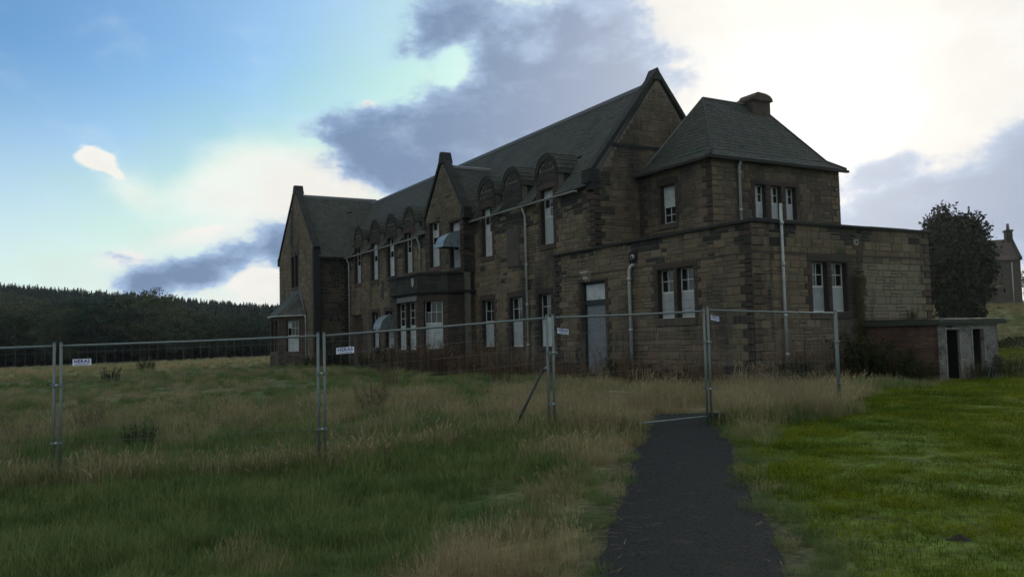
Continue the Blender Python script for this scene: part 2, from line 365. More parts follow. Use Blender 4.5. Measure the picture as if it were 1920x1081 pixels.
at.data.foreach_set('color', np.concatenate([col, np.ones((len(col), 1))], 1).astype('f').ravel())
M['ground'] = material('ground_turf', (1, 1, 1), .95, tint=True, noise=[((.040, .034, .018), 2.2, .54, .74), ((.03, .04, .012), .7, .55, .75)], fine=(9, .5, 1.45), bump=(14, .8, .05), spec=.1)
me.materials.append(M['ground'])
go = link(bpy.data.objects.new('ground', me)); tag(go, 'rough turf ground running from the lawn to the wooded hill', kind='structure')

# path: ribbon with uneven crumbling edges
def resample(P, step):
    out = []
    for (a, b), (c, e) in zip(P, P[1:]):
        n = max(2, int(math.hypot(c-a, e-b)/step))
        for i in range(n): out.append((a+(c-a)*i/n, b+(e-b)*i/n))
    out.append(P[-1]); return np.array(out)
pp = resample(PATH, .12)
for _ in range(12): pp[1:-1] = (pp[:-2]+pp[1:-1]*2+pp[2:])/4
m = MB(); rows = []
for i, p in enumerate(pp):
    t = pp[min(i+1, len(pp)-1)]-pp[max(i-1, 0)]; t = t/np.linalg.norm(t); nn = np.array([t[1], -t[0]])
    wl_ = .64+.14*max(0, 1-math.hypot(p[0]-3, p[1]-3.4)/4.5)+(vnoise(p[0]*1.0, p[1], .8, 21)-.5)*.10+(vnoise(p[0], p[1], .11, 22)-.5)*.05; wr_ = .64+(vnoise(p[0], p[1], .8, 23)-.5)*.10+(vnoise(p[0], p[1], .11, 24)-.5)*.05
    row = []
    for k, q in enumerate((-wl_, -wl_*.8, -wl_*.4, 0, wr_*.4, wr_*.8, wr_)):
        x, y = p+nn*q; row.append((x, y, float(ground(x, y))+(.004 if k in (0, 6) else .02)+(.008 if k in (2, 3, 4) else 0)))
    rows.append(row)
m.add([v for r_ in rows for v in r_], [(i*7+k, i*7+k+1, i*7+8+k, i*7+7+k) for i in range(len(rows)-1) for k in range(6)], smooth=True)
tag(m.build('path', M['path']), 'dark worn tarmac footpath leading to the fence', kind='structure')

# ------------------------------------------------------------------ masonry tools
class Plane:
    """wall plane: u along the wall, d outward, z up"""
    def __init__(s, ox, oy, ux, uy, nx_, ny_):
        l = math.hypot(ux, uy); s.o = (ox, oy); s.u = (ux/l, uy/l); l = math.hypot(nx_, ny_); s.n = (nx_/l, ny_/l)
    def P(s, u, z, d=0): return (s.o[0]+s.u[0]*u+s.n[0]*d, s.o[1]+s.u[1]*u+s.n[1]*d, z)
    def box(s, m, u0, u1, z0, z1, d0, d1, col=(1, 1, 1)):
        P = s.P
        m.hexa([P(u0, z0, d1), P(u1, z0, d1), P(u1, z0, d0), P(u0, z0, d0), P(u0, z1, d1), P(u1, z1, d1), P(u1, z1, d0), P(u0, z1, d0)], col)
STONES = {}          # thing -> list of (area key, wall, P, u0,u1,z0,z1,proud,tint)
RUB = [(0.1451, 0.1139, 0.0713), (0.1272, 0.0974, 0.0628), (0.1585, 0.1222, 0.0789), (0.106, 0.0808, 0.0533), (0.1339, 0.1046, 0.0684), (0.0949, 0.0714, 0.0485), (0.0703, 0.0549, 0.0399), (0.1183, 0.0849, 0.0551)]
DRS = [(.055, .036, .029), (.048, .032, .026), (.060, .043, .033), (.041, .030, .025), (.036, .028, .025)]
SOOT = [(.023, .022, .020), (.030, .027, .024), (.019, .018, .018), (.035, .031, .025)]
def pick(pal, k=1.0):
    c = random.choice(pal); q = random.uniform(.82, 1.18)*k
    mean = [sum(p[i] for p in pal)/len(pal) for i in range(3)]; c = tuple(a*.42+b*.58 for a, b in zip(c, mean))
    return tuple(min(1, v*q*random.uniform(.95, 1.05)) for v in c)
def stone(thing, wallo, pl, u0, u1, z0, z1, pr, tint, gap=.009):
    if u1-u0 < .05 or z1-z0 < .04: return
    STONES.setdefault(thing.name, []).append((wallo, pl, u0+gap, u1-gap, z0+gap, z1-gap, pr, tint))
def stone_faces(m, s, big):
    wallo, pl, u0, u1, z0, z1, pr, c = s
    P = pl.P; i = min(.012, (u1-u0)*.2, (z1-z0)*.2); w = [random.uniform(-.007, .007) for _ in range(4)] if big else [0]*4
    a = [P(u0, z0, -.01), P(u1, z0, -.01), P(u1, z1, -.01), P(u0, z1, -.01)]
    f = [P(u0+i, z0+i, pr+w[0]), P(u1-i, z0+i, pr+w[1]), P(u1-i, z1-i, pr+w[2]), P(u0+i, z1-i, pr+w[3])]
    if big:
        b = [P(u0, z0, pr*.45), P(u1, z0, pr*.45), P(u1, z1, pr*.45), P(u0, z1, pr*.45)]
        m.add(a+b+f, [(k, (k+1) % 4, 4+(k+1) % 4, 4+k) for k in range(4)]+[(4+k, 4+(k+1) % 4, 8+(k+1) % 4, 8+k) for k in range(4)]+[(8, 9, 10, 11), (3, 2, 1, 0)], c)
    else:
        m.add(a+f, [(k, (k+1) % 4, 4+(k+1) % 4, 4+k) for k in range(4)]+[(4, 5, 6, 7)], c)
def flush_stones(thing, name, mat, cap=300):
    L = STONES.get(thing.name, []); camp = Vector((0, 0, EYE)); sc = []
    for s in L:
        c = Vector(s[1].P((s[2]+s[3])/2, (s[4]+s[5])/2)); v = camp-c; D = v.length
        face = (v.x*s[1].n[0]+v.y*s[1].n[1])/D
        fz = (c-camp).dot(F_); inx = abs((c-camp).dot(R2)/max(fz, .1))*1565 < 950
        sc.append((-(s[3]-s[2])*(s[5]-s[4])*max(face, 0)/(D*D)*(1 if inx else 0)))
    order = np.argsort(sc, kind='stable'); rest = MB()
    for k, i in enumerate(order):
        s = L[i]
        if k < cap:
            m = MB(); stone_faces(m, s, True); o = m.build(name, mat, s[0], origin=None)
        else: stone_faces(rest, s, k < 1600)
    if rest.v: tag(rest.build(name+'work' if name == 'stone' else name+'_courses', mat, thing), kind='stuff')
def merge_z(z0, z1, ops, h=.27, jit=.055):
    fix = sorted({round(z, 3) for o in ops for z in (o['z0'], o['z1']) if z0+.12 < z < z1-.12}); out = [z0]; fix.append(z1)
    for f in fix:
        n = max(1, round((f-out[-1])/h)); st = (f-out[-1])/n; b = out[-1]
        for k in range(1, n): out.append(b+st*k+random.uniform(-jit, jit))
        out.append(f)
    return out
def wall(thing, name, pl, width, z0, z1, ops=(), gable=None, depth=.35, rub=None, soot=None, ends=(1, 1), quoin=DRS, stones=True, kk=1.0, h=.235, tintf=None, mort='mortar', snk=.45, ln=(.24, .66)):
    """backing with real openings + dressed surrounds + coursed rubble.  gable=(centre, apex z, half width)"""
    rub = rub or RUB; ops = list(ops); m = MB()
    us = sorted({0, width, *[o['u0'] for o in ops], *[o['u1'] for o in ops]}); zs = sorted({z0, z1, *[o['z0'] for o in ops if o['z0'] > z0], *[o['z1'] for o in ops if o['z1'] < z1]})
    for a, b in zip(us, us[1:]):
        for c, e in zip(zs, zs[1:]):
            um, zm = (a+b)/2, (c+e)/2
            if any(o['u0'] < um < o['u1'] and o['z0'] < zm < o['z1'] for o in ops): continue
            pl.box(m, a, b, c, e, -depth, 0)
    if gable:
        gc, ga, gh = gable
        poly = [pl.P(gc-gh, z1), pl.P(gc+gh, z1), pl.P(gc, ga)]; n = Vector((pl.n[0], pl.n[1], 0))
        m.prism(poly, -n*depth)
    wo_ = m.build(name, M[mort], thing)
    if not stones: return wo_
    zz = merge_z(z0, z1, ops, h)
    if gable:
        n = int((ga-z1)/h); zz += [z1+(k+1)*h+random.uniform(-.04, .04) for k in range(n)]
    kq = 0
    for c, e in zip(zz, zz[1:]):
        kq += 1; zm = (c+e)/2; lo, hi = 0.0, width; quo = [ends[0], ends[1]]
        if gable and zm > z1:
            w = gh*(ga-e)/(ga-z1); lo, hi = gc-w, gc+w; quo = [0, 0]
            if hi-lo < .2: continue
        segs = [(lo, hi)]; lint = []
        for o in ops:
            cut = None
            if o['z0'] < zm < o['z1']: cut = (o['u0'], o['u1'], 0)
            elif abs(o['z1']-c) < .02 and not o.get('nolintel'): cut = (o['u0']-.2, o['u1']+.2, 1)
            elif abs(o['z0']-e) < .02 and o['z0'] > z0+.1: cut = (o['u0']-.14, o['u1']+.14, 2)
            if cut:
                ns = []
                for a, b in segs:
                    if cut[1] <= a or cut[0] >= b: ns.append((a, b)); continue
                    if cut[0] > a: ns.append((a, cut[0]))
                    if cut[1] < b: ns.append((cut[1], b))
                segs = ns
                if cut[2]: lint.append(cut)
        for a, b, k in lint:
            stone(thing, wo_, pl, max(a, 0), min(b, width), c, e, .035 if k == 1 else .06, pick(DRS, .9 if k == 1 else 1.3))
        jr = {round(v, 4) for o in ops for v in (o['u0'], o['u1']) if o['z0'] < zm < o['z1']}
        for a, b in segs:
            a2, b2 = a, b; L = b-a
            ea = round(a, 4) in jr; eb = round(b, 4) in jr
            ca = abs(a-lo) < 1e-6 and quo[0]; cb = abs(b-hi) < 1e-6 and quo[1]
            wa = (.50 if kq % 2 else .28) if ca else ((.34 if kq % 2 else .19) if ea else 0)
            wb = (.28 if kq % 2 else .50) if cb else ((.34 if kq % 2 else .19) if eb else 0)
            if wa+wb > L-.1:
                if L < .75: stone(thing, wo_, pl, a-(.02 if ca else 0), b+(.02 if cb else 0), c, e, .03, pick(DRS)); continue
                wa *= .5; wb *= .5
            if wa: stone(thing, wo_, pl, a-(.02 if ca else 0), a+wa, c, e, .032, pick(quoin if ca else DRS)); a2 = a+wa
            if wb: stone(thing, wo_, pl, b-wb, b+(.02 if cb else 0), c, e, .032, pick(quoin if cb else DRS)); b2 = b-wb
            x = a2
            while x < b2-.02:
                w = random.uniform(*ln)
                if b2-x-w < .16: w = b2-x
                uc = x+w/2
                f = soot(uc, zm) if soot else 0
                def tn():
                    t = pick(SOOT) if random.random()*.4+float(vnoise(uc+pl.o[0], zm*1.6+pl.o[1], .9, 77))*.6 < f*.68 else pick(rub, kk)
                    return tintf(uc, zm, t) if tintf else t
                if random.random() < snk and e-c > .2:
                    q = c+(e-c)*random.uniform(.42, .58)
                    if w > .5 and random.random() < .6:
                        q2 = x+w*random.uniform(.4, .6); stone(thing, wo_, pl, x, q2, c, q, random.uniform(.008, .026), tn()); stone(thing, wo_, pl, q2, x+w, c, q, random.uniform(.008, .026), tn())
                    else: stone(thing, wo_, pl, x, x+w, c, q, random.uniform(.008, .026), tn())
                    stone(thing, wo_, pl, x, x+w, q, e, random.uniform(.008, .026), tn())
                else: stone(thing, wo_, pl, x, x+w, c, e, random.uniform(.008, .028), tn())
                x += w
    return wo_

def window(thing, pl, u0, u1, z0, z1, glz=(0, .46), cols=2, rows=2, blanks=(), nb=1, rec=.17, boardtint=1.0, vertical=False, dark=False, cracked=(), nf=.10):
    rec = REC; q0, q1 = u0, u1; u0 = u0+nf; boardtint *= random.uniform(.62, 1.0); cracked = tuple(c_ for c_ in [(i_, j_) for i_ in range(cols) for j_ in range(rows)] if random.random() < .12)
    """sash window set back in its opening; glz = part of the height from the TOP that is glazed, the rest is boarded"""
    m = MB(); ft = .042; b = pl.box; H = z1-z0
    b(m, u0, u0+ft, z0, z1, -rec-.07, -rec); b(m, u1-ft, u1, z0, z1, -rec-.07, -rec)
    b(m, u0+ft, u1-ft, z1-ft, z1, -rec-.07, -rec); b(m, u0+ft, u1-ft, z0, z0+ft*1.2, -rec-.07, -rec+.03)
    zt = z1-ft-H*glz[0]; zb = z1-H*glz[1]
    w = m.build('window', M['frame'], thing)
    one('sash_box', M['dark'], w, 'hexa', _b(pl, q0, u0, z0, z1, -rec-.1, -rec+.01))
    for a_, b_, c_, e_ in ((q0, q0+.012, z0, z1), (q1-.012, q1, z0, z1), (q0+.012, q1-.012, z1-.012, z1)): one('reveal', M['reveal'], w, 'hexa', _b(pl, a_, b_, c_, e_, -rec, .004))
    if zt < z1-ft-.01: pass
    if dark: bm = M['dark']
    # sash rails
    if glz[1] < .97: one('sash_rail', M['frame'], w, 'hexa', _b(pl, u0+ft, u1-ft, zb-.03, zb+.03, -rec-.06, -rec+.012))
    if glz[0] > .03: one('sash_rail', M['frame'], w, 'hexa', _b(pl, u0+ft, u1-ft, zt-.03, zt+.03, -rec-.06, -rec+.012))
    ga, gb_ = (zb+.03 if glz[1] < .97 else z0+ft*1.2), (zt-.03 if glz[0] > .03 else z1-ft); bw = .024
    cu = np.linspace(u0+ft, u1-ft, cols+1); cz = np.linspace(ga, gb_, rows+1)
    for i in range(1, cols): one('glazing_bar', M['frame'], w, 'hexa', _b(pl, cu[i]-bw/2, cu[i]+bw/2, ga, gb_, -rec-.05, -rec-.012))
    for j in range(1, rows):
        for i in range(cols): one('glazing_bar', M['frame'], w, 'hexa', _b(pl, cu[i]+bw/2, cu[i+1]-bw/2, cz[j]-bw/2, cz[j]+bw/2, -rec-.05, -rec-.012))
    for i in range(cols):
        for j in range(rows):
            n = (i, rows-1-j)
            if n in blanks: tag(one('board', M['board'], w, 'hexa', _b(pl, cu[i], cu[i+1], cz[j], cz[j+1], -rec-.045, -rec-.033), (1, 1, 1)), 'white panel behind the sash')
            elif n in cracked: continue
            else: one('pane', M['glass'], w, 'hexa', _b(pl, cu[i], cu[i+1], cz[j], cz[j+1], -rec-.04, -rec-.034))
    k = boardtint
    if glz[1] < .97:
        n = nb; c0, c1 = z0+ft*1.2, zb-.03
        if vertical:
            q = np.linspace(u0+ft*.5, u1-ft*.5, n+1)
            for i in range(n): one('board', M['board'], w, 'hexa', _b(pl, q[i]+.003, q[i+1]-.003, c0, c1, -rec-.03, -rec+.012+.003*(i % 2)), (k*random.uniform(.9, 1.05),)*3)
        else:
            q = np.linspace(c0, c1, n+1)
            for i in range(n): one('board', M['board'], w, 'hexa', _b(pl, u0+ft*.5, u1-ft*.5, q[i]+.004, q[i+1]-.004, -rec-.03, -rec+.012+.004*(i % 2)), (k*random.uniform(.88, 1.05),)*3)
    if glz[0] > .03:
        one('board', M['board'], w, 'hexa', _b(pl, u0+ft*.5, u1-ft*.5, zt+.03, z1-ft, -rec-.03, -rec+.014), (k,)*3)
    return w
def _b(pl, u0, u1, z0, z1, d0, d1):
    P = pl.P
    return [P(u0, z0, d1), P(u1, z0, d1), P(u1, z0, d0), P(u0, z0, d0), P(u0, z1, d1), P(u1, z1, d1), P(u1, z1, d0), P(u0, z1, d0)]
def op(u0, u1, z0, z1, **k): return dict(u0=u0, u1=u1, z0=z0, z1=z1, **k)
REC = .19

SLT = [(.040, .045, .040), (.035, .039, .037), (.047, .050, .044), (.043, .043, .037), (.031, .035, .032), (.055, .055, .047)]
def slates(m, poly, e, up, step=.19, wid=.27, skip=None, k=1.0):
    """real overlapping slates over a planar polygon; e = eave direction, up = up-slope direction"""
    e = Vector(e).normalized(); up = Vector(up); up = (up-e*up.dot(e)).normalized(); n = e.cross(up)
    if n.z < 0: n = -n
    o = Vector(poly[0]); q = [((Vector(p)-o).dot(e), (Vector(p)-o).dot(up)) for p in poly]
    b0 = min(p[1] for p in q); b1 = max(p[1] for p in q); row = 0; b = b0
    while b < b1-.02:
        bm = b+step*.5; xs = []
        for (xa_, ya_), (xb_, yb_) in zip(q, q[1:]+q[:1]):
            if (ya_ > bm) != (yb_ > bm): xs.append(xa_+(bm-ya_)*(xb_-xa_)/(yb_-ya_))
        if len(xs) >= 2:
            lo, hi = min(xs), max(xs); x = lo-(wid*.5 if row % 2 else 0)
            while x < hi-.03:
                w = wid*random.uniform(.85, 1.15); x0, x1 = max(x, lo), min(x+w, hi); x += w
                if x1-x0 < .05: continue
                c = o+e*((x0+x1)/2)+up*bm
                if skip and skip(c): continue
                if random.random() < .004: continue
                t = b+min(step*1.25, b1-b+.02); j = random.uniform(-.012, .012); h = random.uniform(.020, .034)
                a = [o+e*(x0+.004)+up*(b+j)+n*h, o+e*(x1-.004)+up*(b+j)+n*(h+random.uniform(-.004, .004)), o+e*(x1-.004)+up*t+n*.010, o+e*(x0+.004)+up*t+n*.010]
                lo_ = [a[0]-n*.014, a[1]-n*.014, a[2]-n*.012, a[3]-n*.012]
                m.add(a+lo_, [(0, 1, 2, 3), (4, 5, 1, 0), (5, 6, 2, 1), (7, 4, 0, 3)], pick(SLT, k))
        b += step; row += 1

# ------------------------------------------------------------------ the old stone building
B = empty('stone_building', (19.06, 18.45, 0), label='long derelict two storey sandstone building with slate roofs, boarded windows and a flat roofed annex', cat='building')
B_inv = Matrix.Translation(-Vector((19.06, 18.45, 0)))
_children = []
def fixparent(root):
    """parts are built in world coordinates: keep them there under their thing"""
    inv = Matrix.Translation(root.location).inverted() if root.rotation_euler.z == 0 else root.matrix_basis.inverted()
    for c in root.children: c.matrix_parent_inverse = inv

# --- annex
AF = Plane(19.06, 18.45, 0, 1, -1, 0); AR = Plane(19.06, 18.45, 1, 0, 0, -1)
win = lambda a, b: (a-18.45, b-18.45)
a_ops = [op(2.62, 3.48, 2.16, 3.86), op(3.64, 4.50, 2.16, 3.86), op(7.62, 9.24, .10, 3.74)]
def soot_a(u, z): return .20+.30*(z > 4.1)+.35*(abs(u-.6) < .7)*(z < 2.8)+(.35 if z < .5 else 0)
wall(B, 'wall', AF, 11.15, -.4, 5.0, a_ops, soot=soot_a, quoin=DRS+SOOT, kk=.92)
r_ops = [op(2.62, 3.38, 2.22, 3.84), op(3.56, 4.32, 2.22, 3.84)]
def tint_r(u, z, t):
    if u > 5.2 and 1.9 < z < 3.8: return tuple((a*.3+b*.7)*1.0 for a, b in zip(t, (.165, .145, .100)))
    if 4.55 < u < 5.1: return tuple(a*.45 for a in t)
    return t
wall(B, 'wall', AR, 8.74, -.4, 5.0, r_ops, soot=lambda u, z: .18+.35*(z > 4.2)+(.35 if z < .5 else 0), quoin=DRS+RUB, tintf=tint_r)
AE = Plane(27.80, 18.45, 0, 1, 1, 0); wall(B, 'wall', AE, 9.0, -.4, 5.0, stones=True)
AL = Plane(19.06, 29.60, 1, 0, 0, 1); wall(B, 'wall', AL, .32, -.4, 5.0, stones=False)
for (o, a, b) in ((AF, -.10, 11.25), (AR, .12, 8.86)):
    q = MB(); u = a
    while u < b-.05:
        w = min(random.uniform(.9, 1.3), b-u)
        if b-u-w < .4: w = b-u
        o.box(q, u+.004, u+w-.004, 5.0, 5.085+random.uniform(-.006, .006), -.42, .12); u += w
    q.build('coping', M['trim'], B)
    q = MB(); o.box(q, 0 if o is AR else -.036, b-.1, 4.04, 4.10, -.01, .036); q.build('string_course', M['band'], B)
one('roof', M['roofbase'], B, 'box', (19.4, 18.8, 4.55), (27.6, 27.0, 4.7))
for o in a_ops[:2]: window(B, AF, o['u0'], o['u1'], o['z0'], o['z1'], glz=(0, .47), nb=3)
for o in r_ops: window(B, AR, o['u0'], o['u1'], o['z0'], o['z1'], glz=(0, .49), nb=1, boardtint=.85)
# door
D = MB(); d = a_ops[2]; u0, u1 = d['u0'], d['u1']
for a, b, c, e in ((u0, u0+.11, .1, 3.74), (u1-.11, u1, .1, 3.74), (u0+.11, u1-.11, 3.66, 3.74), (u0+.11, u1-.11, 2.84, 3.02)): AF.box(D, a, b, c, e, -.30, -.14)
D = D.build('door', M['blacksteel'], B)
one('chipboard_sheet', M['chip'], D, 'hexa', _b(AF, u0+.11, u1-.11, .13, 2.84, -.24, -.20))
one('fanlight_board', M['board'], D, 'hexa', _b(AF, u0+.13, u1-.13, 3.04, 3.65, -.22, -.17))
one('step', M['trim'], B, 'hexa', _b(AF, u0-.15, u1+.15, -.3, .10, -.3, .42))
k = MB(); sec = [(4.18, .26, .24), (4.10, .27, .24), (3.98, .17, .19), (3.86, .19, .16), (3.76, .11, .13)]
for (za, da, wa), (zb, db, wb) in zip(sec, sec[1:]):
    P = AF.P; c = 8.68
    k.hexa([P(c-wb, zb, db), P(c+wb, zb, db), P(c+wb, zb, 0), P(c-wb, zb, 0), P(c-wa, za, da), P(c+wa, za, da), P(c+wa, za, 0), P(c-wa, za, 0)])
k.build('keystone', material('pale_stone', (.24, .22, .185), .9, noise=[((.10, .095, .08), 5, .5, .66)], bump=(25, .5)), B)
# swan neck pipe and round vent
def pipe(pts, r=.052, collars=(), nm='drainpipe'):
    m = MB(); m.tube(pts, r, 10)
    for c in collars: m.tube([(c[0], c[1], c[2]-.05), (c[0], c[1], c[2]+.05)], r*1.35, 10)
    return m.build(nm, M['pipe'], B)
pipe([(19.08, 24.22, 4.16), (18.98, 24.24, 4.17), (18.93, 24.28, 4.12), (18.91, 24.34, 3.98), (18.91, 24.36, 3.6), (18.91, 24.34, .12)], .062, [(18.91, 24.36, 3.66), (18.91, 24.35, 1.8)])
q = MB(); AF.box(q, 5.55, 6.0, 4.24, 4.66, 0, .05); v = q.build('vent', M['dark'], B)
q = MB(); q.tube([AF.P(5.76, 4.46, .05), AF.P(5.76, 4.46, .12)], .095, 14); q.build('vent_ring', M['pipe'], v)
q = MB(); q.tube([AF.P(5.76, 4.46, .10), AF.P(5.76, 4.46, .125)], .05, 12); q.build('vent_hole', M['dark'], v)
pipe([(20.28, 18.34, 5.62), (20.28, 18.34, .15)], .048, [(20.28, 18.33, z) for z in (5.0, 3.7, 2.1, .9)])
q = MB(); AR.box(q, 4.70, 4.88, 4.45, 4.62, 0, .07); v = q.build('vent', M['pipe'], B); q = MB(); AR.box(q, 4.74, 4.84, 4.49, 4.58, .07, .075); q.build('vent_hole', M['dark'], v)

# --- main block, south west front (x = 19.36)
MF = Plane(19.36, 27.03, 0, 1, -1, 0); y0 = 27.03
def yo(a, b, c, e, **k): return op(a-y0, b+REC*a/19.3*.9-y0, c, e, **k)
DORM = [30.52, 33.60, 36.12, 46.0, 48.85, 51.72, 54.92]; DW = .90
g_ops = [yo(30.42, 31.22, 1.22, 3.50), yo(32.86, 33.78, 1.22, 3.50), yo(35.62, 36.50, 1.22, 3.50)]
u_ops = [yo(y-.43, y+.30, 5.66, 8.06) for y in (30.50, 36.05, 46.0, 48.82, 51.68, 54.95)]
l_ops = [yo(48.6, 49.56, 1.22, 3.50), yo(51.25, 51.98, 1.22, 3.50), yo(54.65, 55.72, .1, 3.45)]
main_ops = g_ops+u_ops+l_ops
soot_m = lambda u, z: .25+.45*(z > 6.6)+.3*(z < .6)+.4*(u > 5.6)*(u < 7.6)*(z > 4.2)*(z < 5.4)
def clipops(ops, a, b, top): return [op(o['u0']-a, o['u1']-a, o['z0'], min(o['z1'], top), nolintel=o['z1'] > top) for o in ops if o['u0'] >= a-.01 and o['u1'] <= b+.01]
for a, b in ((0, 10.6), (16.0, 30.2)):
    pl = Plane(19.36, y0+a, 0, 1, -1, 0)
    wall(B, 'wall', pl, b-a, -.4, 7.6, clipops(main_ops, a, b, 7.6), soot=soot_m, ends=(1, 0))
# blocked window of the second dormer
q = MB(); MF.box(q, 33.05-y0, 34.15-y0, 4.95, 6.75, .0, .034); q.build('blocked_window', material('cement_infill', (.060, .052, .046), .95, noise=[((.035, .032, .03), 2, .5, .7)], bump=(30, .4)), B)
for o in g_ops: window(B, MF, o['u0'], o['u1'], o['z0'], o['z1'], glz=(0, .46), nb=2)
for k, o in enumerate(u_ops): window(B, MF, o['u0'], o['u1'], o['z0'], o['z1'], glz=(0, .50), nb=1, rows=3, blanks=[[(0, 0), (1, 0), (1, 2)], [(1, 0), (1, 2)], [(0, 1)], [(1, 1)], [(1, 0), (1, 1)], [(0, 0)]][k], boardtint=1.0)
for k, o in enumerate(l_ops[:2]): window(B, MF, o['u0'], o['u1'], o['z0'], o['z1'], glz=(0, .46), nb=2, boardtint=.9)
o = l_ops[2]; q = MB(); MF.box(q, o['u0'], o['u1'], .1, 3.45, -.25, -.2); tag(q.build('door', material('brown_door', (.045, .028, .022), .7, bump=(20, .3)), B), 'dark brown door at the far end of the front')
# --- dormers
def dormer(y, ops):
    dm = MB(); pl = Plane(19.36, y-DW, 0, 1, -1, 0); zc = 8.62; sp = zc
    o2 = [op(a['u0']-(y-DW-y0), a['u1']-(y-DW-y0), 7.6, 8.06) for a in ops if abs((a['u0']+a['u1'])/2+y0-y) < .5]
    w = wall(B, 'dormer', pl, 2*DW, 7.6, sp, o2, soot=lambda u, z: 1.2, quoin=SOOT, depth=.30, ends=(1, 1), kk=.5)
    N = 14; arc = [(DW+DW*math.cos(math.pi*i/N), sp+(9.50-sp)*math.sin(math.pi*i/N)) for i in range(N+1)]
    m = MB(); m.prism([pl.P(u, z) for u, z in arc], (.3, 0, 0)); m.build('arch_head', M['mortar'], w)
    m = MB()
    for i in range(N):                              # voussoirs, proud ring
        a0, a1 = math.pi*(i+.06)/N, math.pi*(i+.94)/N; r0, r1 = DW-.20, DW+.03; ky = (9.50-sp)/DW
        m.hexa([pl.P(DW+r0*math.cos(a0), sp+r0*ky*math.sin(a0), 0), pl.P(DW+r1*math.cos(a0), sp+r1*ky*math.sin(a0), 0), pl.P(DW+r1*math.cos(a0), sp+r1*ky*math.sin(a0), .06), pl.P(DW+r0*math.cos(a0), sp+r0*ky*math.sin(a0), .06),
                pl.P(DW+r0*math.cos(a1), sp+r0*ky*math.sin(a1), 0), pl.P(DW+r1*math.cos(a1), sp+r1*ky*math.sin(a1), 0), pl.P(DW+r1*math.cos(a1), sp+r1*ky*math.sin(a1), .06), pl.P(DW+r0*math.cos(a1), sp+r0*ky*math.sin(a1), .06)], pick(SOOT, .9))
    m.build('arch_ring', M['stone'], w)
    for zr, nn in ((sp, 3), (sp+.27, 3), (sp+.5, 1)):   # stones filling the tympanum
        h = .25 if nn > 1 else .16; hw = math.sqrt(max(.01, (DW-.2)**2-(zr+h-sp)**2))
        for i in range(nn): stone(B, w, pl, DW-hw+2*hw*i/nn, DW-hw+2*hw*(i+1)/nn, zr+.01, zr+h, .02, pick(SOOT, 1.1))
    # cheeks and barrel roof running back into the slope
    m = MB(); m.box((19.66, y-DW, 7.7), (20.9, y-DW+.12, sp)); m.box((19.66, y+DW-.12, 7.7), (20.9, y+DW, sp)); m.build('cheek', M['lead'] if False else M['trim'], w)
    m = MB(); r = DW+.05; ky = (9.55-sp)/DW; L = 2.0; x0 = 19.34
    ring = lambda rr, x: [(x, y+rr*math.cos(math.pi*i/N), sp+rr*ky*math.sin(math.pi*i/N)) for i in range(N+1)]
    m.add(ring(r, x0)+ring(r, x0+L), [(i, i+1, N+2+i, N+1+i) for i in range(N)], (.05, .055, .055))
    m.add(ring(r, x0)+ring(r-.06, x0), [(i, i+1, N+2+i, N+1+i) for i in range(N)], (.04, .042, .042))
    for i in range(N):
        x = x0+(-.02); row = i % 2
        a0, a1 = math.pi*i/N, math.pi*(i+1.15)/N
        if i >= N/2: a0, a1 = math.pi*(i+1)/N, math.pi*(i-.15)/N
        x -= .1*row; 
        while x < x0+L:
            w_ = .24*random.uniform(.85, 1.15); xa, xb = max(x, x0-.03)+.004, x+w_-.004; x += w_
            if xb-xa < .04: continue
            q0, q1 = r+.03, r+.012
            A = [(xa, y+q0*math.cos(a0), sp+q0*ky*math.sin(a0)), (xb, y+q0*math.cos(a0), sp+q0*ky*math.sin(a0)), (xb, y+q1*math.cos(a1), sp+q1*ky*math.sin(a1)), (xa, y+q1*math.cos(a1), sp+q1*ky*math.sin(a1))]
            Bq = [(xa, y+r*math.cos(a0), sp+r*ky*math.sin(a0)), (xb, y+r*math.cos(a0), sp+r*ky*math.sin(a0))]
            m.add(A+Bq, [(0, 1, 2, 3), (4, 5, 1, 0)], pick(SLT))
    m.build('dormer_roof', M['slate'], w)
for y in DORM: dormer(y, u_ops)
# --- main roof
RX, RZ, BX, BZ, EX, EZ = 22.80, 12.35, 19.95, 8.55, 19.12, 7.62
SL = MB(); RB = MB()
YA, YB = 27.25, 61.9
indorm = lambda y: any(abs(y-d_) < DW+.0 for d_ in DORM)
segs = sorted([(d_-DW, d_+DW) for d_ in DORM]+[(37.55, 42.15)])
cur = YA; spans = []
for a, b in segs: spans.append((cur, a, 0)); spans.append((a, b, 1)); cur = b
spans.append((cur, 57.3, 0)); spans.append((57.3, YB, 1))
for a, b, cut in spans:
    if b-a < .02: continue
    RB.prism([(20.72, a, 9.577), (RX, a, RZ), (RX, a, RZ-.3), (20.72, a, 9.277)], (0, b-a, 0))
    if not cut:
        RB.prism([(BX, a, BZ), (20.72, a, 9.577), (20.72, a, 9.27), (BX, a, BZ-.3)], (0, b-a, 0))
        RB.prism([(EX, a, EZ), (BX, a, BZ), (BX, a, BZ-.3), (EX+.24, a, EZ-.1)], (0, b-a, 0))
        slates(SL, [(EX, a, EZ), (EX, b, EZ), (BX, b, BZ), (BX, a, BZ)], (0, 1, 0), (.83, 0, .93))
RB.prism([(RX, YA, RZ), (26.24, YA, 7.77), (26.24, YA, 7.5), (RX, YA, RZ-.3)], (0, YB-YA, 0))
def skipmain(c):
    if c.x < 20.66 and (indorm(c.y) or 37.55 < c.y < 42.15): return True
    if 37.4 < c.y < 42.3 and c.z < 10.9-abs(c.y-39.85)*1.23: return True
    if c.y > 57.2 and c.z < 12.7-abs(c.y-61.94)*1.07: return True
    return False
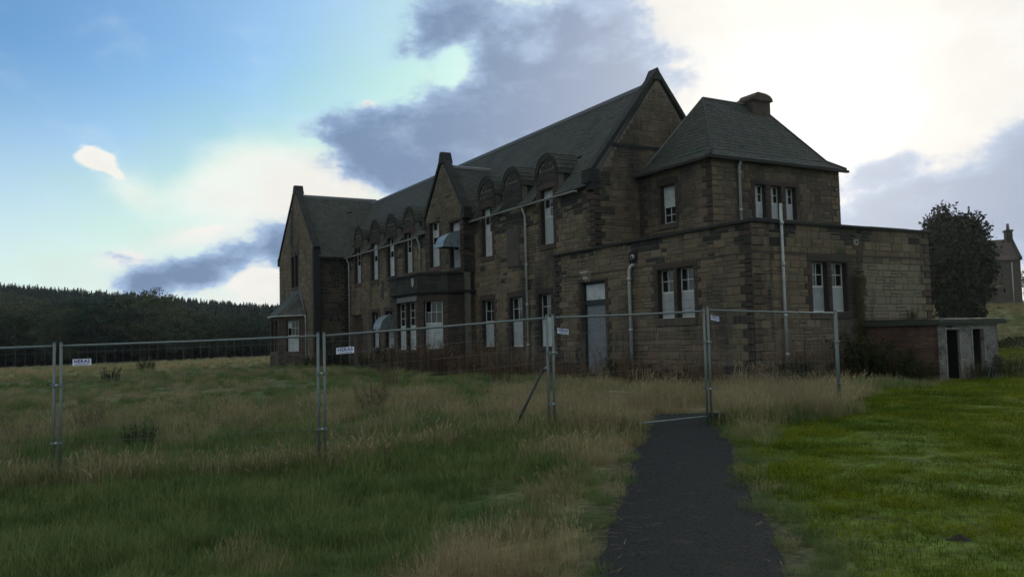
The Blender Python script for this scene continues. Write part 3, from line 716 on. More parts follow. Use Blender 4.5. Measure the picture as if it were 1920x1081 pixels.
slates(SL, [(BX, YA, BZ), (BX, YB, BZ), (RX, YB, RZ), (RX, YA, RZ)], (0, 1, 0), (.6, 0, .8), skip=skipmain)
q = MB(); y = YA
while y < YB-.1: q.prism([(RX-.17, y, RZ-.16), (RX-.14, y, RZ+.0), (RX, y, RZ+.09), (RX+.14, y, RZ), (RX+.17, y, RZ-.16)], (0, .43, 0)); y += .44
tag(q.build('ridge_tile', M['lead'], B), kind='stuff')
# gutters and pipes on the main front
for a, b in ((27.9, 37.55), (44.05, 57.2)):
    q = MB(); n = 8
    pr = [(19.07+.075*math.cos(t), 7.56+.075*math.sin(t)) for t in np.linspace(math.pi, 2*math.pi, n)]
    q.add([(x, a, z) for x, z in pr]+[(x, b, z) for x, z in pr]+[(19.07+.062*math.cos(t), a, 7.56+.062*math.sin(t)) for t in np.linspace(math.pi, 2*math.pi, n)]+[(19.07+.062*math.cos(t), b, 7.56+.062*math.sin(t)) for t in np.linspace(math.pi, 2*math.pi, n)],
          [(i, i+1, n+i+1, n+i) for i in range(n-1)]+[(2*n+i, 3*n+i, 3*n+i+1, 2*n+i+1) for i in range(n-1)])
    q.build('gutter', M['pipe'], B)
for y, zt_, zb_ in ((32.25, 7.5, .1), (37.72, 7.45, .1), (56.72, 7.5, .1), (44.2, 7.5, 5.1)):
    pipe([(19.10, y, zt_), (19.12, y, zt_-.15), (19.23, y, zt_-.38), (19.25, y, zb_)], .052, [(19.25, y, z) for z in np.arange(zb_+1.2, zt_-.4, 1.8)])
# --- main gable (faces the annex roof)
MG = Plane(19.36, 27.03, 1, 0, 0, -1)
wall(B, 'gable_wall', MG, 6.88, 4.6, 8.0, (), gable=(3.44, 12.45, 3.30), ends=(1, 1), quoin=SOOT+DRS, soot=lambda u, z: .15+.45*(u < .9), kk=.95)
one('string_course', M['trim'], B, 'hexa', _b(MG, .72, 6.2, 9.32, 9.46, -.01, .05))
def coping(P0, P1, wdir, wd, th=.16, n=6, mat='trim', nm='coping'):
    P0, P1, wdir = Vector(P0), Vector(P1), Vector(wdir).normalized(); t = (P1-P0)/n; up = t.cross(wdir).normalized()
    if up.z < 0: up = -up
    m = MB()
    for i in range(n):
        a = P0+t*i+t.normalized()*.006; b = P0+t*(i+1)-t.normalized()*.006; h = th+random.uniform(-.006, .006); j = random.uniform(-.006, .006)
        w0 = -wdir*(.06+j); w1 = wdir*wd
        m.hexa([a+w0, b+w0, b+w1, a+w1, a+w0+up*h, b+w0+up*h, b+w1+up*h, a+w1+up*h])
    return m.build(nm, M[mat], B)
# wdir points into the roof
coping((19.22, 27.03, 8.05), (22.78, 27.03, 12.58), (0, 1, 0), .36)
coping((26.4, 27.03, 8.05), (22.82, 27.03, 12.58), (0, 1, 0), .36)
q = MB(); q.prism([(22.52, 26.95, 12.36), (23.08, 26.95, 12.36), (22.80, 26.95, 12.90)], (0, .62, 0))
q.build('apex_stone', M['trim'], B)
q = MB(); q.box((19.10, 26.96, 7.75), (19.62, 27.5, 8.28)); q.box((19.2, 26.98, 7.45), (19.5, 27.45, 7.75)); q.build('skewputt', M['trim'], B)
# lead patch by the first dormer
q = MB(); q.hexa([(19.14, 27.6, 7.63), (19.14, 28.9, 7.63), (19.3, 28.9, 7.6), (19.3, 27.6, 7.6), (19.98, 28.1, 8.62), (19.98, 28.45, 8.62), (20.02, 28.45, 8.58), (20.02, 28.1, 8.58)]); q.build('lead_flashing', M['lead'], B)

# --- cross gable bay
CG = Plane(18.72, 37.50, 0, 1, -1, 0)
c_ops = [op(2.86, 4.08, 5.56, 7.98), op(.34, 1.50, 5.30, 7.66)]
wall(B, 'gable_wall', CG, 4.68, -.4, 8.05, c_ops, gable=(2.34, 11.05, 2.34), soot=lambda u, z: .25, kk=.8, h=.25)
for nx_, yy, w in ((-1, 37.5, .64), (1, 42.18, .64)):
    p = Plane(18.72, yy, 1, 0, 0, nx_); wall(B, 'wall', p, 1.3 if yy < 40 else w, -.4 if yy > 40 else 5.0, 8.05, (), soot=lambda u, z: .9, kk=.5, depth=.3, ends=(0, 0))
window(B, CG, 2.86, 4.08, 5.56, 7.98, glz=(0, .50), rows=3, blanks=[(0, 0), (0, 1), (1, 1)])
window(B, CG, .34, 1.50, 5.30, 7.66, glz=(0, .62), rows=3, blanks=[(0, 0), (0, 1), (1, 0), (1, 1)], nb=2, boardtint=.55)
coping((18.72, 37.30, 8.10), (18.72, 39.83, 11.20), (1, 0, 0), .36, n=5)
coping((18.72, 42.38, 8.10), (18.72, 39.86, 11.20), (1, 0, 0), .36, n=5)
q = MB(); q.prism([(18.64, 39.5, 10.95), (18.64, 40.2, 10.95), (18.64, 39.97, 11.55), (18.64, 39.72, 11.55)], (.55, 0, 0)); q.build('apex_stone', M['trim'], B)
q = MB(); q.box((18.64, 37.22, 7.72), (19.08, 37.58, 8.3)); q.box((18.64, 42.10, 7.72), (19.08, 42.46, 8.3)); q.build('skewputt', M['trim'], B)
q = MB(); zr, ze, hw = 10.82, 8.0, 2.34
for s in (-1, 1):
    a, b, c, e = (19.0, 39.85+s*hw, ze), (20.3, 39.85+s*hw, ze), (21.66, 39.85, zr), (19.0, 39.85, zr)
    q.add([a, b, (21.7, 39.85+s*.05, zr), e, (19.0, 39.85, zr-.3)], [(0, 1, 2, 3)])
    slates(SL, [a, (20.95, 39.85+s*hw, ze), (21.7, 39.85, zr), e], (1, 0, 0), (0, -s*hw, zr-ze), skip=lambda p: p.z < 12.35-(22.8-p.x)*1.333-.03)
q.build('roof', M['roofbase'], B)
q = MB(); q.prism([(18.9, 39.70, zr-.1), (18.9, 39.74, zr+.03), (18.9, 39.85, zr+.10), (18.9, 39.96, zr+.03), (18.9, 40.0, zr-.1)], (2.75, 0, 0)); q.build('ridge_tile', M['lead'], B)
# metal hoods
def hood(x, ya, yb_, z0_, r, rz=None):
    rz = rz or r; m = MB(); N = 12; arc = [(x-r*math.cos(math.pi/2*i/N), z0_+rz*math.sin(math.pi/2*i/N)) for i in range(N+1)]
    arc2 = [(x-(r-.025)*math.cos(math.pi/2*i/N), z0_+(rz-.025)*math.sin(math.pi/2*i/N)) for i in range(N+1)]
    m.add([(a, ya, c) for a, c in arc]+[(a, yb_, c) for a, c in arc]+[(a, ya, c) for a, c in arc2]+[(a, yb_, c) for a, c in arc2],
          [(i, i+1, N+2+i, N+1+i) for i in range(N)]+[(2*N+2+i, 3*N+3+i, 3*N+4+i, 2*N+3+i) for i in range(N)])
    o = m.build('metal_hood', M['hood'], B); m = MB()
    for y in (ya, yb_-.012): m.prism([(x, y, z0_)]+[(a, y, c) for a, c in arc2], (0, .012, 0))
    m.build('hood_cheek', M['hood'], o); m = MB()
    m.tube([(a, ya, c) for a, c in arc], .022, 6); m.tube([(x-r, ya, z0_), (x-r, yb_, z0_)], .022, 6); m.build('hood_rim', M['steel'], o)
hood(18.70, 37.80, 38.85, 6.28, .95, .82); hood(19.33, 48.45, 49.75, 2.36, .92, .9)

# --- bay window under the balcony
CR = [(18.72, 37.62), (17.84, 37.62), (16.74, 38.72), (16.74, 41.96), (17.84, 43.06), (19.36, 43.06)]
CR[0] = (19.36, 37.62)
def face(a, b):       # plane from a to b with the outward normal on the camera side
    ux, uy = b[0]-a[0], b[1]-a[1]; L = math.hypot(ux, uy); n = (uy/L, -ux/L)
    mx = ((a[0]+b[0])/2-19.3, (a[1]+b[1])/2-40.3)
    return n, L
def poly_walls(pts, cx, cy, z0, z1, opsl, nm, **k):
    for (a, b), ops in zip(zip(pts, pts[1:]), opsl):
        ux, uy = b[0]-a[0], b[1]-a[1]; L = math.hypot(ux, uy); n = (-uy/L, ux/L)
        if ((a[0]+b[0])/2-cx)*n[0]+((a[1]+b[1])/2-cy)*n[1] < 0: n = (-n[0], -n[1])
        pl = Plane(a[0], a[1], ux, uy, n[0], n[1])
        wall(B, nm, pl, L, z0, z1, ops, depth=.3, **k)
        yield pl
kb = dict(rub=DRS+SOOT+RUB[5:7], soot=lambda u, z: .35, quoin=DRS, kk=.85)
opsl = [[], [op(.24, 1.28, 1.18, 3.58)], [op(.32, 1.52, 1.15, 3.58), op(1.64, 2.84, 1.15, 3.58)], [], []]
pls = list(poly_walls(CR, 19.3, 40.3, -.4, 3.90, opsl, 'bay_wall', **kb))
window(B, pls[1], .24, 1.28, 1.18, 3.58, glz=(0, .47), cols=3, rows=2, nb=6, vertical=True)
for a, b in ((.32, 1.52), (1.64, 2.84)): window(B, pls[2], a, b, 1.15, 3.58, glz=(0, .5), rows=3, nb=1)
q = MB(); pls[2].box(q, .1, 1.42, 3.60, 3.86, .03, .075); pls[2].box(q, 1.46, 2.7, 3.60, 3.86, .03, .072); q.build('lintel', material('grey_lintel', (.11, .115, .115), .85, bump=(25, .4)), B)
def offs(pts, k, cx=19.3, cy=40.3):
    out = []
    for i, p in enumerate(pts):
        ns = []
        for a, b in (([pts[i-1], pts[i]],) if i > 0 else ())+(([pts[i], pts[i+1]],) if i < len(pts)-1 else ()):
            ux, uy = b[0]-a[0], b[1]-a[1]; L = math.hypot(ux, uy); n = (-uy/L, ux/L)
            if ((a[0]+b[0])/2-cx)*n[0]+((a[1]+b[1])/2-cy)*n[1] < 0: n = (-n[0], -n[1])
            ns.append(n)
        if len(ns) == 1: out.append((p[0]+ns[0][0]*k, p[1]+ns[0][1]*k))
        else:
            c = 1+ns[0][0]*ns[1][0]+ns[0][1]*ns[1][1]; out.append((p[0]+(ns[0][0]+ns[1][0])*k/c, p[1]+(ns[0][1]+ns[1][1])*k/c))
    return out
def slab(pts, k, z0, z1, nm, mat='trim', cx=19.3, cy=40.3):
    o = offs(pts, k, cx, cy); m = MB(); m.prism([(x, y, z0) for x, y in o], (0, 0, z1-z0)); return m.build(nm, M[mat], B)
slab(CR, .10, 3.90, 3.98, 'cornice'); slab(CR, .20, 3.983, 4.10, 'cornice')
list(poly_walls(CR, 19.3, 40.3, 4.10, 4.90, [[], [], [], [], []], 'parapet', rub=SOOT, quoin=SOOT, soot=lambda u, z: .9, ends=(1, 1), ln=(.5, .9), h=.4, snk=.1, kk=1.1))
for k in range(len(CR)-1):
    o1 = offs(CR, .09); o2 = offs(CR, -.32); m = MB()
    a, b, c, e = o1[k], o1[k+1], o2[k+1], o2[k]
    m.hexa([(*a, 4.90), (*b, 4.90), (*c, 4.90), (*e, 4.90), (*a, 5.01), (*b, 5.01), (*c, 5.01), (*e, 5.01)]); m.build('coping', M['trim'], B)
one('balcony_floor', M['slab'], B, 'prism', [(x, y, 4.11) for x, y in offs(CR, -.3)], (0, 0, .12))
q = MB(); q.prism([(16.74-.045, 39.35+a, 4.55+b) for a, b in ((-.17, .22), (.17, .22), (.17, -.05), (.1, -.18), (0, -.26), (-.1, -.18), (-.17, -.05))], (.02, 0, 0)); cr = q.build('carved_shield', bpy.data.materials['pale_stone'], B)

# --- tower
TX, TY, TX2, TY2 = 21.65, 22.76, 28.60, 27.20
TL = Plane(TX, TY, 0, 1, -1, 0); TR = Plane(TX, TY, 1, 0, 0, -1)
t_op = [op(24.82-TY, 25.70-TY, 5.98, 7.48)]
wall(B, 'tower_wall', TL, TY2-TY-.19, 4.7, 8.18, t_op, soot=lambda u, z: .25, quoin=DRS, kk=.85)
t3 = [op(2.16, 2.74, 5.98, 7.26), op(3.00, 3.58, 5.98, 7.26), op(3.82, 4.40, 5.98, 7.26)]
wall(B, 'tower_wall', TR, TX2-TX, 4.7, 8.18, t3, soot=lambda u, z: .15, quoin=RUB, kk=.95, rub=RUB+DRS)
wall(B, 'tower_wall', Plane(TX2, TY, 0, 1, 1, 0), TY2-TY, 4.7, 8.18, stones=True)
window(B, TL, t_op[0]['u0'], t_op[0]['u1'], 5.98, 7.48, glz=(.52, 1.0), rows=2)
for o in t3: window(B, TR, o['u0'], o['u1'], o['z0'], o['z1'], glz=(0, .52), rows=2, blanks=[(0, 0), (0, 1)], rec=.14)
ov = .24; ze = 8.14; hb = .55; zbk = 8.52; zr = 11.10; yr = 25.0; ra, rb_ = 23.45, 26.65
e4 = [(TX-ov, TY-ov), (TX2+ov, TY-ov), (TX2+ov, 27.45), (TX-ov, 27.45)]
i4 = [(TX-ov+hb, TY-ov+hb), (TX2+ov-hb, TY-ov+hb), (TX2+ov-hb, 27.45-hb), (TX-ov+hb, 27.45-hb)]
q = MB(); q.add([(*p, ze) for p in e4]+[(*p, zbk) for p in i4]+[(ra, yr, zr), (rb_, yr, zr)],
                [(0, 1, 5, 4), (1, 2, 6, 5), (2, 3, 7, 6), (3, 0, 4, 7), (4, 5, 9, 8), (6, 7, 8, 9), (5, 6, 9), (7, 4, 8), (3, 2, 1, 0)]); q.build('tower_roof', M['roofbase'], B)
TS = MB()
E4 = [(*p, ze) for p in e4]; I4 = [(*p, zbk) for p in i4]; RA, RBp = (ra, yr, zr), (rb_, yr, zr)
for a, b in ((0, 1), (1, 2), (2, 3), (3, 0)):
    e = Vector(E4[b])-Vector(E4[a]); up = (Vector(I4[a])-Vector(E4[a])); slates(TS, [E4[a], E4[b], I4[b], I4[a]], e, up)
slates(TS, [I4[0], I4[1], RBp, RA], (1, 0, 0), Vector(RA)-Vector(I4[0])); slates(TS, [I4[2], I4[3], RA, RBp], (1, 0, 0), Vector(RA)-Vector(I4[3]))
slates(TS, [I4[3], I4[0], RA], (0, 1, 0), Vector(RA)-Vector(I4[0])); slates(TS, [I4[1], I4[2], RBp], (0, 1, 0), Vector(RBp)-Vector(I4[1]))
tag(TS.build('slates', M['slate'], B), kind='stuff')
for pts in ([E4[0], I4[0], RA], [E4[1], I4[1], RBp], [E4[3], I4[3], RA], [E4[2], I4[2], RBp], [RA, RBp]):
    q = MB(); q.tube([Vector(p)+Vector((0, 0, .04)) for p in pts], .05, 6); q.build('hip_lead' if len(pts) > 2 else 'ridge_tile', M['roofbase'] if len(pts) > 2 and pts[0] != E4[3] else M['lead'], B)
for pl, a, b in ((TL, -.02, TY2-TY+.1), (TR, -.3, TX2-TX+.3)):
    q = MB(); pl.box(q, a-.2, b, 8.03, 8.13, .19, .31); q.build('gutter', M['trim'], B)
    q = MB(); pl.box(q, a, b-.05, 8.10, 8.17, 0, .19); q.build('soffit', M['trim'], B)
pipe([(22.94, 22.56, 8.05), (22.94, 22.66, 7.85), (22.94, 22.66, 5.0)], .055, [(22.94, 22.66, z) for z in (7.6, 6.2)])
CHM = material('chimney_stone', (.060, .042, .034), .9, noise=[((.03, .026, .024), 3, .5, .66)], bump=(18, .7))
CHB = [(26.05, 27.35, 24.6, 25.45)]
q = MB(); q.box((25.86, 24.62, 9.9), (26.86, 25.4, 11.26)); ch = q.build('chimney', CHM, B)
q = MB(); q.prism([(25.78+a, 24.52, 11.26+b) for a, b in ((0, 0), (1.15, 0), (1.13, .12), (1.0, .24), (.75, .31), (.30, .34), (.18, .2), (.02, .12))], (0, 1.0, 0)); q.build('chimney_cope', CHM, ch)

# --- left wing
LW = Plane(16.89, 57.29, 0, 1, -1, 0)
w_ops = [op(61.28-57.29, 61.98-57.29, 5.80, 8.36), op(62.26-57.29, 62.96-57.29, 5.80, 8.36)]
wall(B, 'gable_wall', LW, 9.3, -.6, 8.15, w_ops, gable=(4.65, 12.95, 4.65), soot=lambda u, z: .1, kk=.95, quoin=RUB, rub=RUB, h=.3)
for o in w_ops: window(B, LW, o['u0'], o['u1'], o['z0'], o['z1'], glz=(0, 1), cols=2, rows=4)
LS = Plane(16.89, 57.50, 1, 0, 0, -1)
wall(B, 'wall', LS, 2.5, -.6, 7.55, (), soot=lambda u, z: .8, kk=.55, quoin=SOOT)
q = MB(); q.box((16.85, 57.16, -.6), (17.35, 57.50, 8.3)); q.build('corner_pier', M['trim'], B)
q = MB(); zr = 12.65; x1 = 23.6
q.add([(17.2, 57.15, 7.62), (29.5, 57.15, 7.62), (29.5, 61.94, zr), (17.2, 61.94, zr), (17.2, 66.6, 7.62), (29.5, 66.6, 7.62)], [(0, 1, 2, 3), (3, 2, 5, 4), (1, 5, 2)]); q.build('roof', M['roofbase'], B)
slates(SL, [(17.2, 57.05, 7.62), (19.4, 57.05, 7.62), (22.9, 60.0, 10.55), (23.4, 61.94, zr), (17.2, 61.94, zr)], (1, 0, 0), (0, 4.79, zr-7.62), step=.22, wid=.32)
q = MB(); q.prism([(17.1, 61.72, zr-.1), (17.1, 61.76, zr+.06), (17.1, 61.94, zr+.14), (17.1, 62.12, zr+.06), (17.1, 62.16, zr-.1)], (6.2, 0, 0)); q.build('ridge_tile', M['lead'], B)
coping((16.89, 57.10, 8.20), (16.89, 61.92, 13.15), (1, 0, 0), .40, n=8)
coping((16.89, 66.78, 8.20), (16.89, 61.96, 13.15), (1, 0, 0), .40, n=8)
q = MB(); q.prism([(16.82, 61.45, 12.75), (16.82, 62.43, 12.75), (16.82, 62.15, 13.42), (16.82, 61.75, 13.42)], (.62, 0, 0)); q.build('apex_stone', M['trim'], B)
q = MB(); q.box((16.8, 66.5, 7.75), (17.3, 66.95, 8.35)); q.build('skewputt', M['trim'], B)
q = MB(); q.box((17.36, 57.02, 7.50), (19.2, 57.16, 7.62)); q.build('gutter', M['trim'], B)
# its bay window
LB = [(16.89, 59.14), (15.30, 60.70), (15.30, 63.2), (16.89, 64.8)]
ol = [[op(.62, 1.62, 1.05, 3.30)], [op(.30, 1.12, 1.05, 3.30), op(1.38, 2.20, 1.05, 3.30)], []]
pls = list(poly_walls(LB, 17.5, 61.95, -.7, 3.55, ol, 'bay_wall', rub=DRS+RUB[5:7], soot=lambda u, z: .3, quoin=DRS, kk=.9))
window(B, pls[0], .62, 1.62, 1.05, 3.30, glz=(0, .5), cols=3, rows=2, nb=1, blanks=[(2, 0)])
for a, b in ((.30, 1.12), (1.38, 2.20)): window(B, pls[1], a, b, 1.05, 3.30, glz=(0, .5), rows=3, nb=1)
ev = offs(LB, .16, 17.5, 61.95); T0, T1 = (16.87, 60.75, 5.45), (16.87, 63.15, 5.45)
q = MB(); q.prism([(x, y, 3.55) for x, y in ev], (0, 0, .06)); q.build('soffit', M['trim'], B)
ez = [(x, y, 3.62) for x, y in ev]; q = MB(); q.add(ez+[T0, T1], [(0, 1, 4), (1, 2, 5, 4), (2, 3, 5)]); q.build('bay_roof', M['roofbase'], B)
slates(SL, [ez[0], ez[1], T0], Vector(ez[1])-Vector(ez[0]), Vector(T0)-Vector(ez[0]), k=1.25); slates(SL, [ez[1], ez[2], T1, T0], (0, 1, 0), Vector(T0)-Vector(ez[1]), k=1.25); slates(SL, [ez[2], ez[3], T1], Vector(ez[3])-Vector(ez[2]), Vector(T1)-Vector(ez[3]), k=1.25)
q = MB(); q.tube([ez[0], T0], .07, 6); q.tube([ez[1], T0], .03, 6); q.tube([T0, T1], .06, 6); q.build('hip_lead', M['lead'], B)
q = MB()
for a, b in zip(ez, ez[1:]): q.tube([Vector(a)-Vector((0, 0, .03)), Vector(b)-Vector((0, 0, .03))], .055, 8)
q.build('gutter', M['pipe'], B)
pipe([(16.74, 59.0, 3.6), (16.78, 59.02, 3.4), (16.78, 59.02, -.1)], .055, [(16.78, 59.02, 3.2)])
# closing walls away from the camera
q = MB(); q.box((26.0, 27.4, -.4), (26.24, 57.3, 7.75)); q.box((29.2, 57.3, -.6), (29.5, 66.5, 7.7)); q.box((17.2, 66.3, -.6), (29.5, 66.5, 7.7)); q.box((19.9, 57.3, -.6), (29.4, 57.5, 7.6)); q.build('wall', M['mortar'], B)
RB.build('roof', M['roofbase'], B)
tag(SL.build('slates', M['slate'], B), kind='stuff')
flush_stones(B, 'stone', M['stone'])
fixparent(B)

# ------------------------------------------------------------------ brick outhouse
OX0, OX1, OY0, OY1 = 24.05, 27.22, 15.80, 18.44
M['dullframe'] = material('dull_frame_paint', (.17, .165, .15), .7, noise=[((.07, .055, .045), 6, .5, .68)])
OH = empty('brick_outhouse', (OX0, OY0, 0), label='low brick outhouse with a flat mossy slab roof and two open doorways', cat='outhouse')
RBK = [(.085, .038, .028), (.070, .034, .027), (.095, .045, .033), (.060, .032, .028), (.050, .032, .028), (.105, .060, .045)]
WBK = [(.17, .165, .155), (.14, .138, .13), (.20, .195, .18), (.10, .085, .072)]
def brick_wall(pl, width, z0, z1, ops, pal, h=.0753, l=.225):
    m = MB(); us = sorted({0, width, *[o['u0'] for o in ops], *[o['u1'] for o in ops]}); zs = sorted({z0, z1, *[o['z1'] for o in ops]})
    for a, b in zip(us, us[1:]):
        for c, e in zip(zs, zs[1:]):
            if any(o['u0'] < (a+b)/2 < o['u1'] and (c+e)/2 < o['z1'] for o in ops): continue
            pl.box(m, a, b, c, e, -.12, 0)
    w = m.build('wall', M['whitewash'] if pal is WBK else M['mortar'], OH); z = z0+.1; r = 0
    while z+h <= z1+.01:
        segs = [(0, width)]
        for o in ops:
            if z+h/2 < o['z1']:
                segs = [s for a, b in segs for s in ((a, min(b, o['u0'])), (max(a, o['u1']), b)) if s[1]-s[0] > .03]
        for a, b in segs:
            x = a-(l/2 if r % 2 else 0)
            while x < b-.02:
                stone(OH, w, pl, max(x, a), min(x+l, b), z, z+h, random.uniform(.004, .012), pick(pal), gap=.005); x += l
        z += h; r += 1
    return w
OS = Plane(OX0, OY0, 0, 1, -1, 0); OF = Plane(OX0, OY0, 1, 0, 0, -1)
brick_wall(OS, OY1-OY0, -.3, 1.70, [], RBK)
dops = [op(.36, 1.12, -.3, 1.60), op(1.72, 2.42, -.3, 1.60)]
brick_wall(OF, OX1-OX0, -.3, 1.70, dops, WBK)
brick_wall(Plane(OX1, OY0, 0, 1, 1, 0), OY1-OY0, -.3, 1.70, [], RBK)
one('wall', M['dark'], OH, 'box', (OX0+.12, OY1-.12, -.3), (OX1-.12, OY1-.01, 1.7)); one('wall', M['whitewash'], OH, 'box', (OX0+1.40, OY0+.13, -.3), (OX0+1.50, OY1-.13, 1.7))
one('floor', M['slab'], OH, 'box', (OX0+.1, OY0+.1, -.2), (OX1-.1, OY1-.1, .0))
for o in dops:
    q = MB(); OF.box(q, o['u0']-.02, o['u0']+.045, -.2, 1.60, -.1, .03); OF.box(q, o['u1']-.045, o['u1']+.02, -.2, 1.60, -.1, .03); OF.box(q, o['u0']+.045, o['u1']-.045, 1.55, 1.60, -.1, .03); q.build('door_frame', M['dullframe'], OH)
o = dops[0]; q = MB(); q.hexa([(OX0+o['u1']-.06, OY0+.05, 0), (OX0+o['u1']-.02, OY0+.05, 0), (OX0+o['u1']+.10, OY0+.7, 0), (OX0+o['u1']+.06, OY0+.7, 0), (OX0+o['u1']-.06, OY0+.05, 1.5), (OX0+o['u1']-.02, OY0+.05, 1.5), (OX0+o['u1']+.10, OY0+.7, 1.5), (OX0+o['u1']+.06, OY0+.7, 1.5)]); q.build('door', M['dark'], OH)
q = MB(); x = OX0-.14; nn = 14
top = [(x+(OX1+.28-x+.02)*k/nn) for k in range(nn+1)]; rows = []
for yy, zz in ((OY0-.14, 1.71), (OY0-.16, 1.80), (OY0-.10, 1.875), (OY0+.3, 1.90), (OY1, 1.91)): rows.append([(t, yy+random.uniform(-.012, .012), zz+random.uniform(-.012, .012)) for t in top])
q.add([v for r_ in rows for v in r_], [(i*(nn+1)+k, i*(nn+1)+k+1, (i+1)*(nn+1)+k+1, (i+1)*(nn+1)+k) for i in range(4) for k in range(nn)])
q.add([(OX0-.14, OY0-.14, 1.705), (OX1+.16, OY0-.14, 1.705), (OX1+.16, OY1, 1.705), (OX0-.14, OY1, 1.705), (OX0-.15, OY0-.15, 1.86), (OX1+.16, OY0-.15, 1.86), (OX1+.16, OY1, 1.89), (OX0-.15, OY1, 1.89)], [(0, 3, 2, 1), (0, 4, 7, 3), (1, 2, 6, 5), (0, 1, 5, 4), (4, 5, 6, 7)])
q.build('roof_slab', M['slab'], OH)
flush_stones(OH, 'brick', M['brick'])
fixparent(OH)

# ------------------------------------------------------------------ temporary fence
def gz(x, y): return float(ground(x, y))
FP = [(-3.15, 14.55), (.29, 13.66), (3.72, 12.28), (7.22, 11.42), (10.26, 11.07), (13.74, 11.14), (16.45, 13.35)]
FB = [-.35, -.31, -.25, -.04, .04, -.01, 0.0]
LAB = ['steel mesh fence panel running off the left edge in front of the wooded hill',
       'steel mesh fence panel in the open field, its white sign before the dark wood',
       'steel mesh fence panel in front of the building\'s left wing and balcony',
       'steel mesh fence panel in front of the boarded chipboard door',
       'steel mesh fence panel standing across the path end before the annex corner',
       'steel mesh fence panel seen nearly end on, running back towards the annex wall']
FNG = 'temporary fence panels'
def v3(a, b, t, z): return (a[0]+(b[0]-a[0])*t, a[1]+(b[1]-a[1])*t, z)
for i in range(6):
    a, b = np.array(FP[i]), np.array(FP[i+1]); u = (b-a)/np.linalg.norm(b-a); nrm = np.array([u[1], -u[0]])
    if nrm@(-a) < 0: nrm = -nrm
    gap = .045; a2, b2 = a+u*gap, b-u*gap; L = np.linalg.norm(b2-a2)
    za, zb = FB[i]+(0 if i != 4 else .02), FB[i+1]
    lean = {3: .05}.get(i, 0)
    fn = empty('temporary_fence', (a2[0], a2[1], za), label=LAB[i], cat='fence', group=FNG)
    def Q(s, h, off=0): p = a2+u*s*L+nrm*(off+lean*h*(1-s)); return (p[0], p[1], za+(zb-za)*s+h)
    for s, l2 in ((0, .03 if i == 3 else 0), (1, 0)):
        q = MB(); p0 = Vector(Q(s, -.05)); p1 = Vector(Q(s, 2.0))-Vector((u[0], u[1], 0))*l2; q.tube([p0, p1], .021, 10); q.build('post', M['steel'], fn)
        q = MB(); q.tube([p1, p1+Vector((0, 0, .012))], .024, 10); q.build('post_cap', M['steel'], fn)
    for h in (1.955, .12 if i != 4 else .16):
        q = MB(); q.tube([Q(.006, h), Q(.5, h-(.008 if h > 1 else .0)), Q(.994, h)], .018, 8); q.build('rail', M['steel'], fn)
    q = MB(); nv = int(L/.12)
    for k in range(1, nv):
        s = k/nv; q.tube([Q(s, .17), Q(s, 1.95)], .0019, 3, caps=False)
    for h in (.36, .58, .80, 1.02, 1.24, 1.46, 1.68, 1.86): q.tube([Q(.01, h, .003), Q(.99, h, .003)], .0020, 3, caps=False)
    tag(q.build('wire_mesh', M['wire'], fn), kind='stuff')
    if i:
        for h in (1.40, .58):
            q = MB(); c = a+nrm*(lean*h); z = za+h
            def cb(du, dn, dz): p = c+u*du+nrm*dn; return (p[0], p[1], z+dz)
            for zz in (0,):
                q.hexa([cb(-.085, .022, -.018), cb(.085, .022, -.018), cb(.085, .034, -.018), cb(-.085, .034, -.018), cb(-.085, .022, .018), cb(.085, .022, .018), cb(.085, .034, .018), cb(-.085, .034, .018)])
            cl = q.build('clamp', M['steel'], fn)
            q = MB(); q.hexa([cb(-.085, -.034, -.018), cb(.085, -.034, -.018), cb(.085, -.022, -.018), cb(-.085, -.022, -.018), cb(-.085, -.034, .018), cb(.085, -.034, .018), cb(.085, -.022, .018), cb(-.085, -.022, .018)]); q.build('clamp_plate', M['steel'], cl)
            q = MB(); q.tube([cb(0, -.05, 0), cb(0, .062, 0)], .008, 6); q.tube([cb(0, .034, 0), cb(0, .048, 0)], .016, 6); tag(q.build('bolt', M['frame'], cl), kind='stuff')
    if i in (1, 2, 3, 4):                                  # maker's plate
        s0, s1, h1, h0, tl = {1: (.045, .115, 1.76, 1.665, 0), 2: (.05, .125, 1.76, 1.665, 0), 3: (.03, .098, 1.79, 1.70, -.03), 4: (.018, .075, 1.87, 1.785, -.03)}[i]
        def S(s, h, o=0): p = a2+u*s*L+nrm*(.012+o); k = (s-s0)/(s1-s0); return (p[0], p[1], za+(zb-za)*s+h+tl*k)
        q = MB(); q.hexa([S(s0, h0), S(s1, h0), S(s1, h0, .004), S(s0, h0, .004), S(s0, h1), S(s1, h1), S(s1, h1, .004), S(s0, h1, .004)]); pt = q.build('sign_plate', M['plate'], fn)
        cu = bpy.data.curves.new('lettering', 'FONT'); cu.body = 'HERAS'; cu.size = .068; cu.align_x = 'CENTER'; cu.align_y = 'CENTER'; cu.extrude = .0008; cu.offset = .0022; cu.resolution_u = 2; cu.space_character = 1.12
        tmp = bpy.data.objects.new('t', cu); tm = bpy.data.meshes.new_from_object(tmp); bpy.data.objects.remove(tmp); tm.name = 'lettering'; tm.materials.append(M['ink'])
        lo = bpy.data.objects.new('lettering', tm); W = np.linalg.norm(np.array(S(s1, h0))-np.array(S(s0, h0)))
        ex = (Vector(S(s1, h1))-Vector(S(s0, h1))).normalized(); ez_ = Vector((0, 0, 1)); en = ex.cross(ez_).normalized()
        cpt = (Vector(S(s0, h0, .0065))+Vector(S(s1, h1, .0065)))/2+Vector((0, 0, .012)); scx = W*.86/max(v.co.x for v in tm.vertices)/2
        Mx = Matrix((ex*scx, ez_.cross(ex).cross(ex)*0+Vector((0, 0, 1)), en)).transposed().to_4x4()
        for v in tm.vertices: v.co = Mx @ v.co+cpt
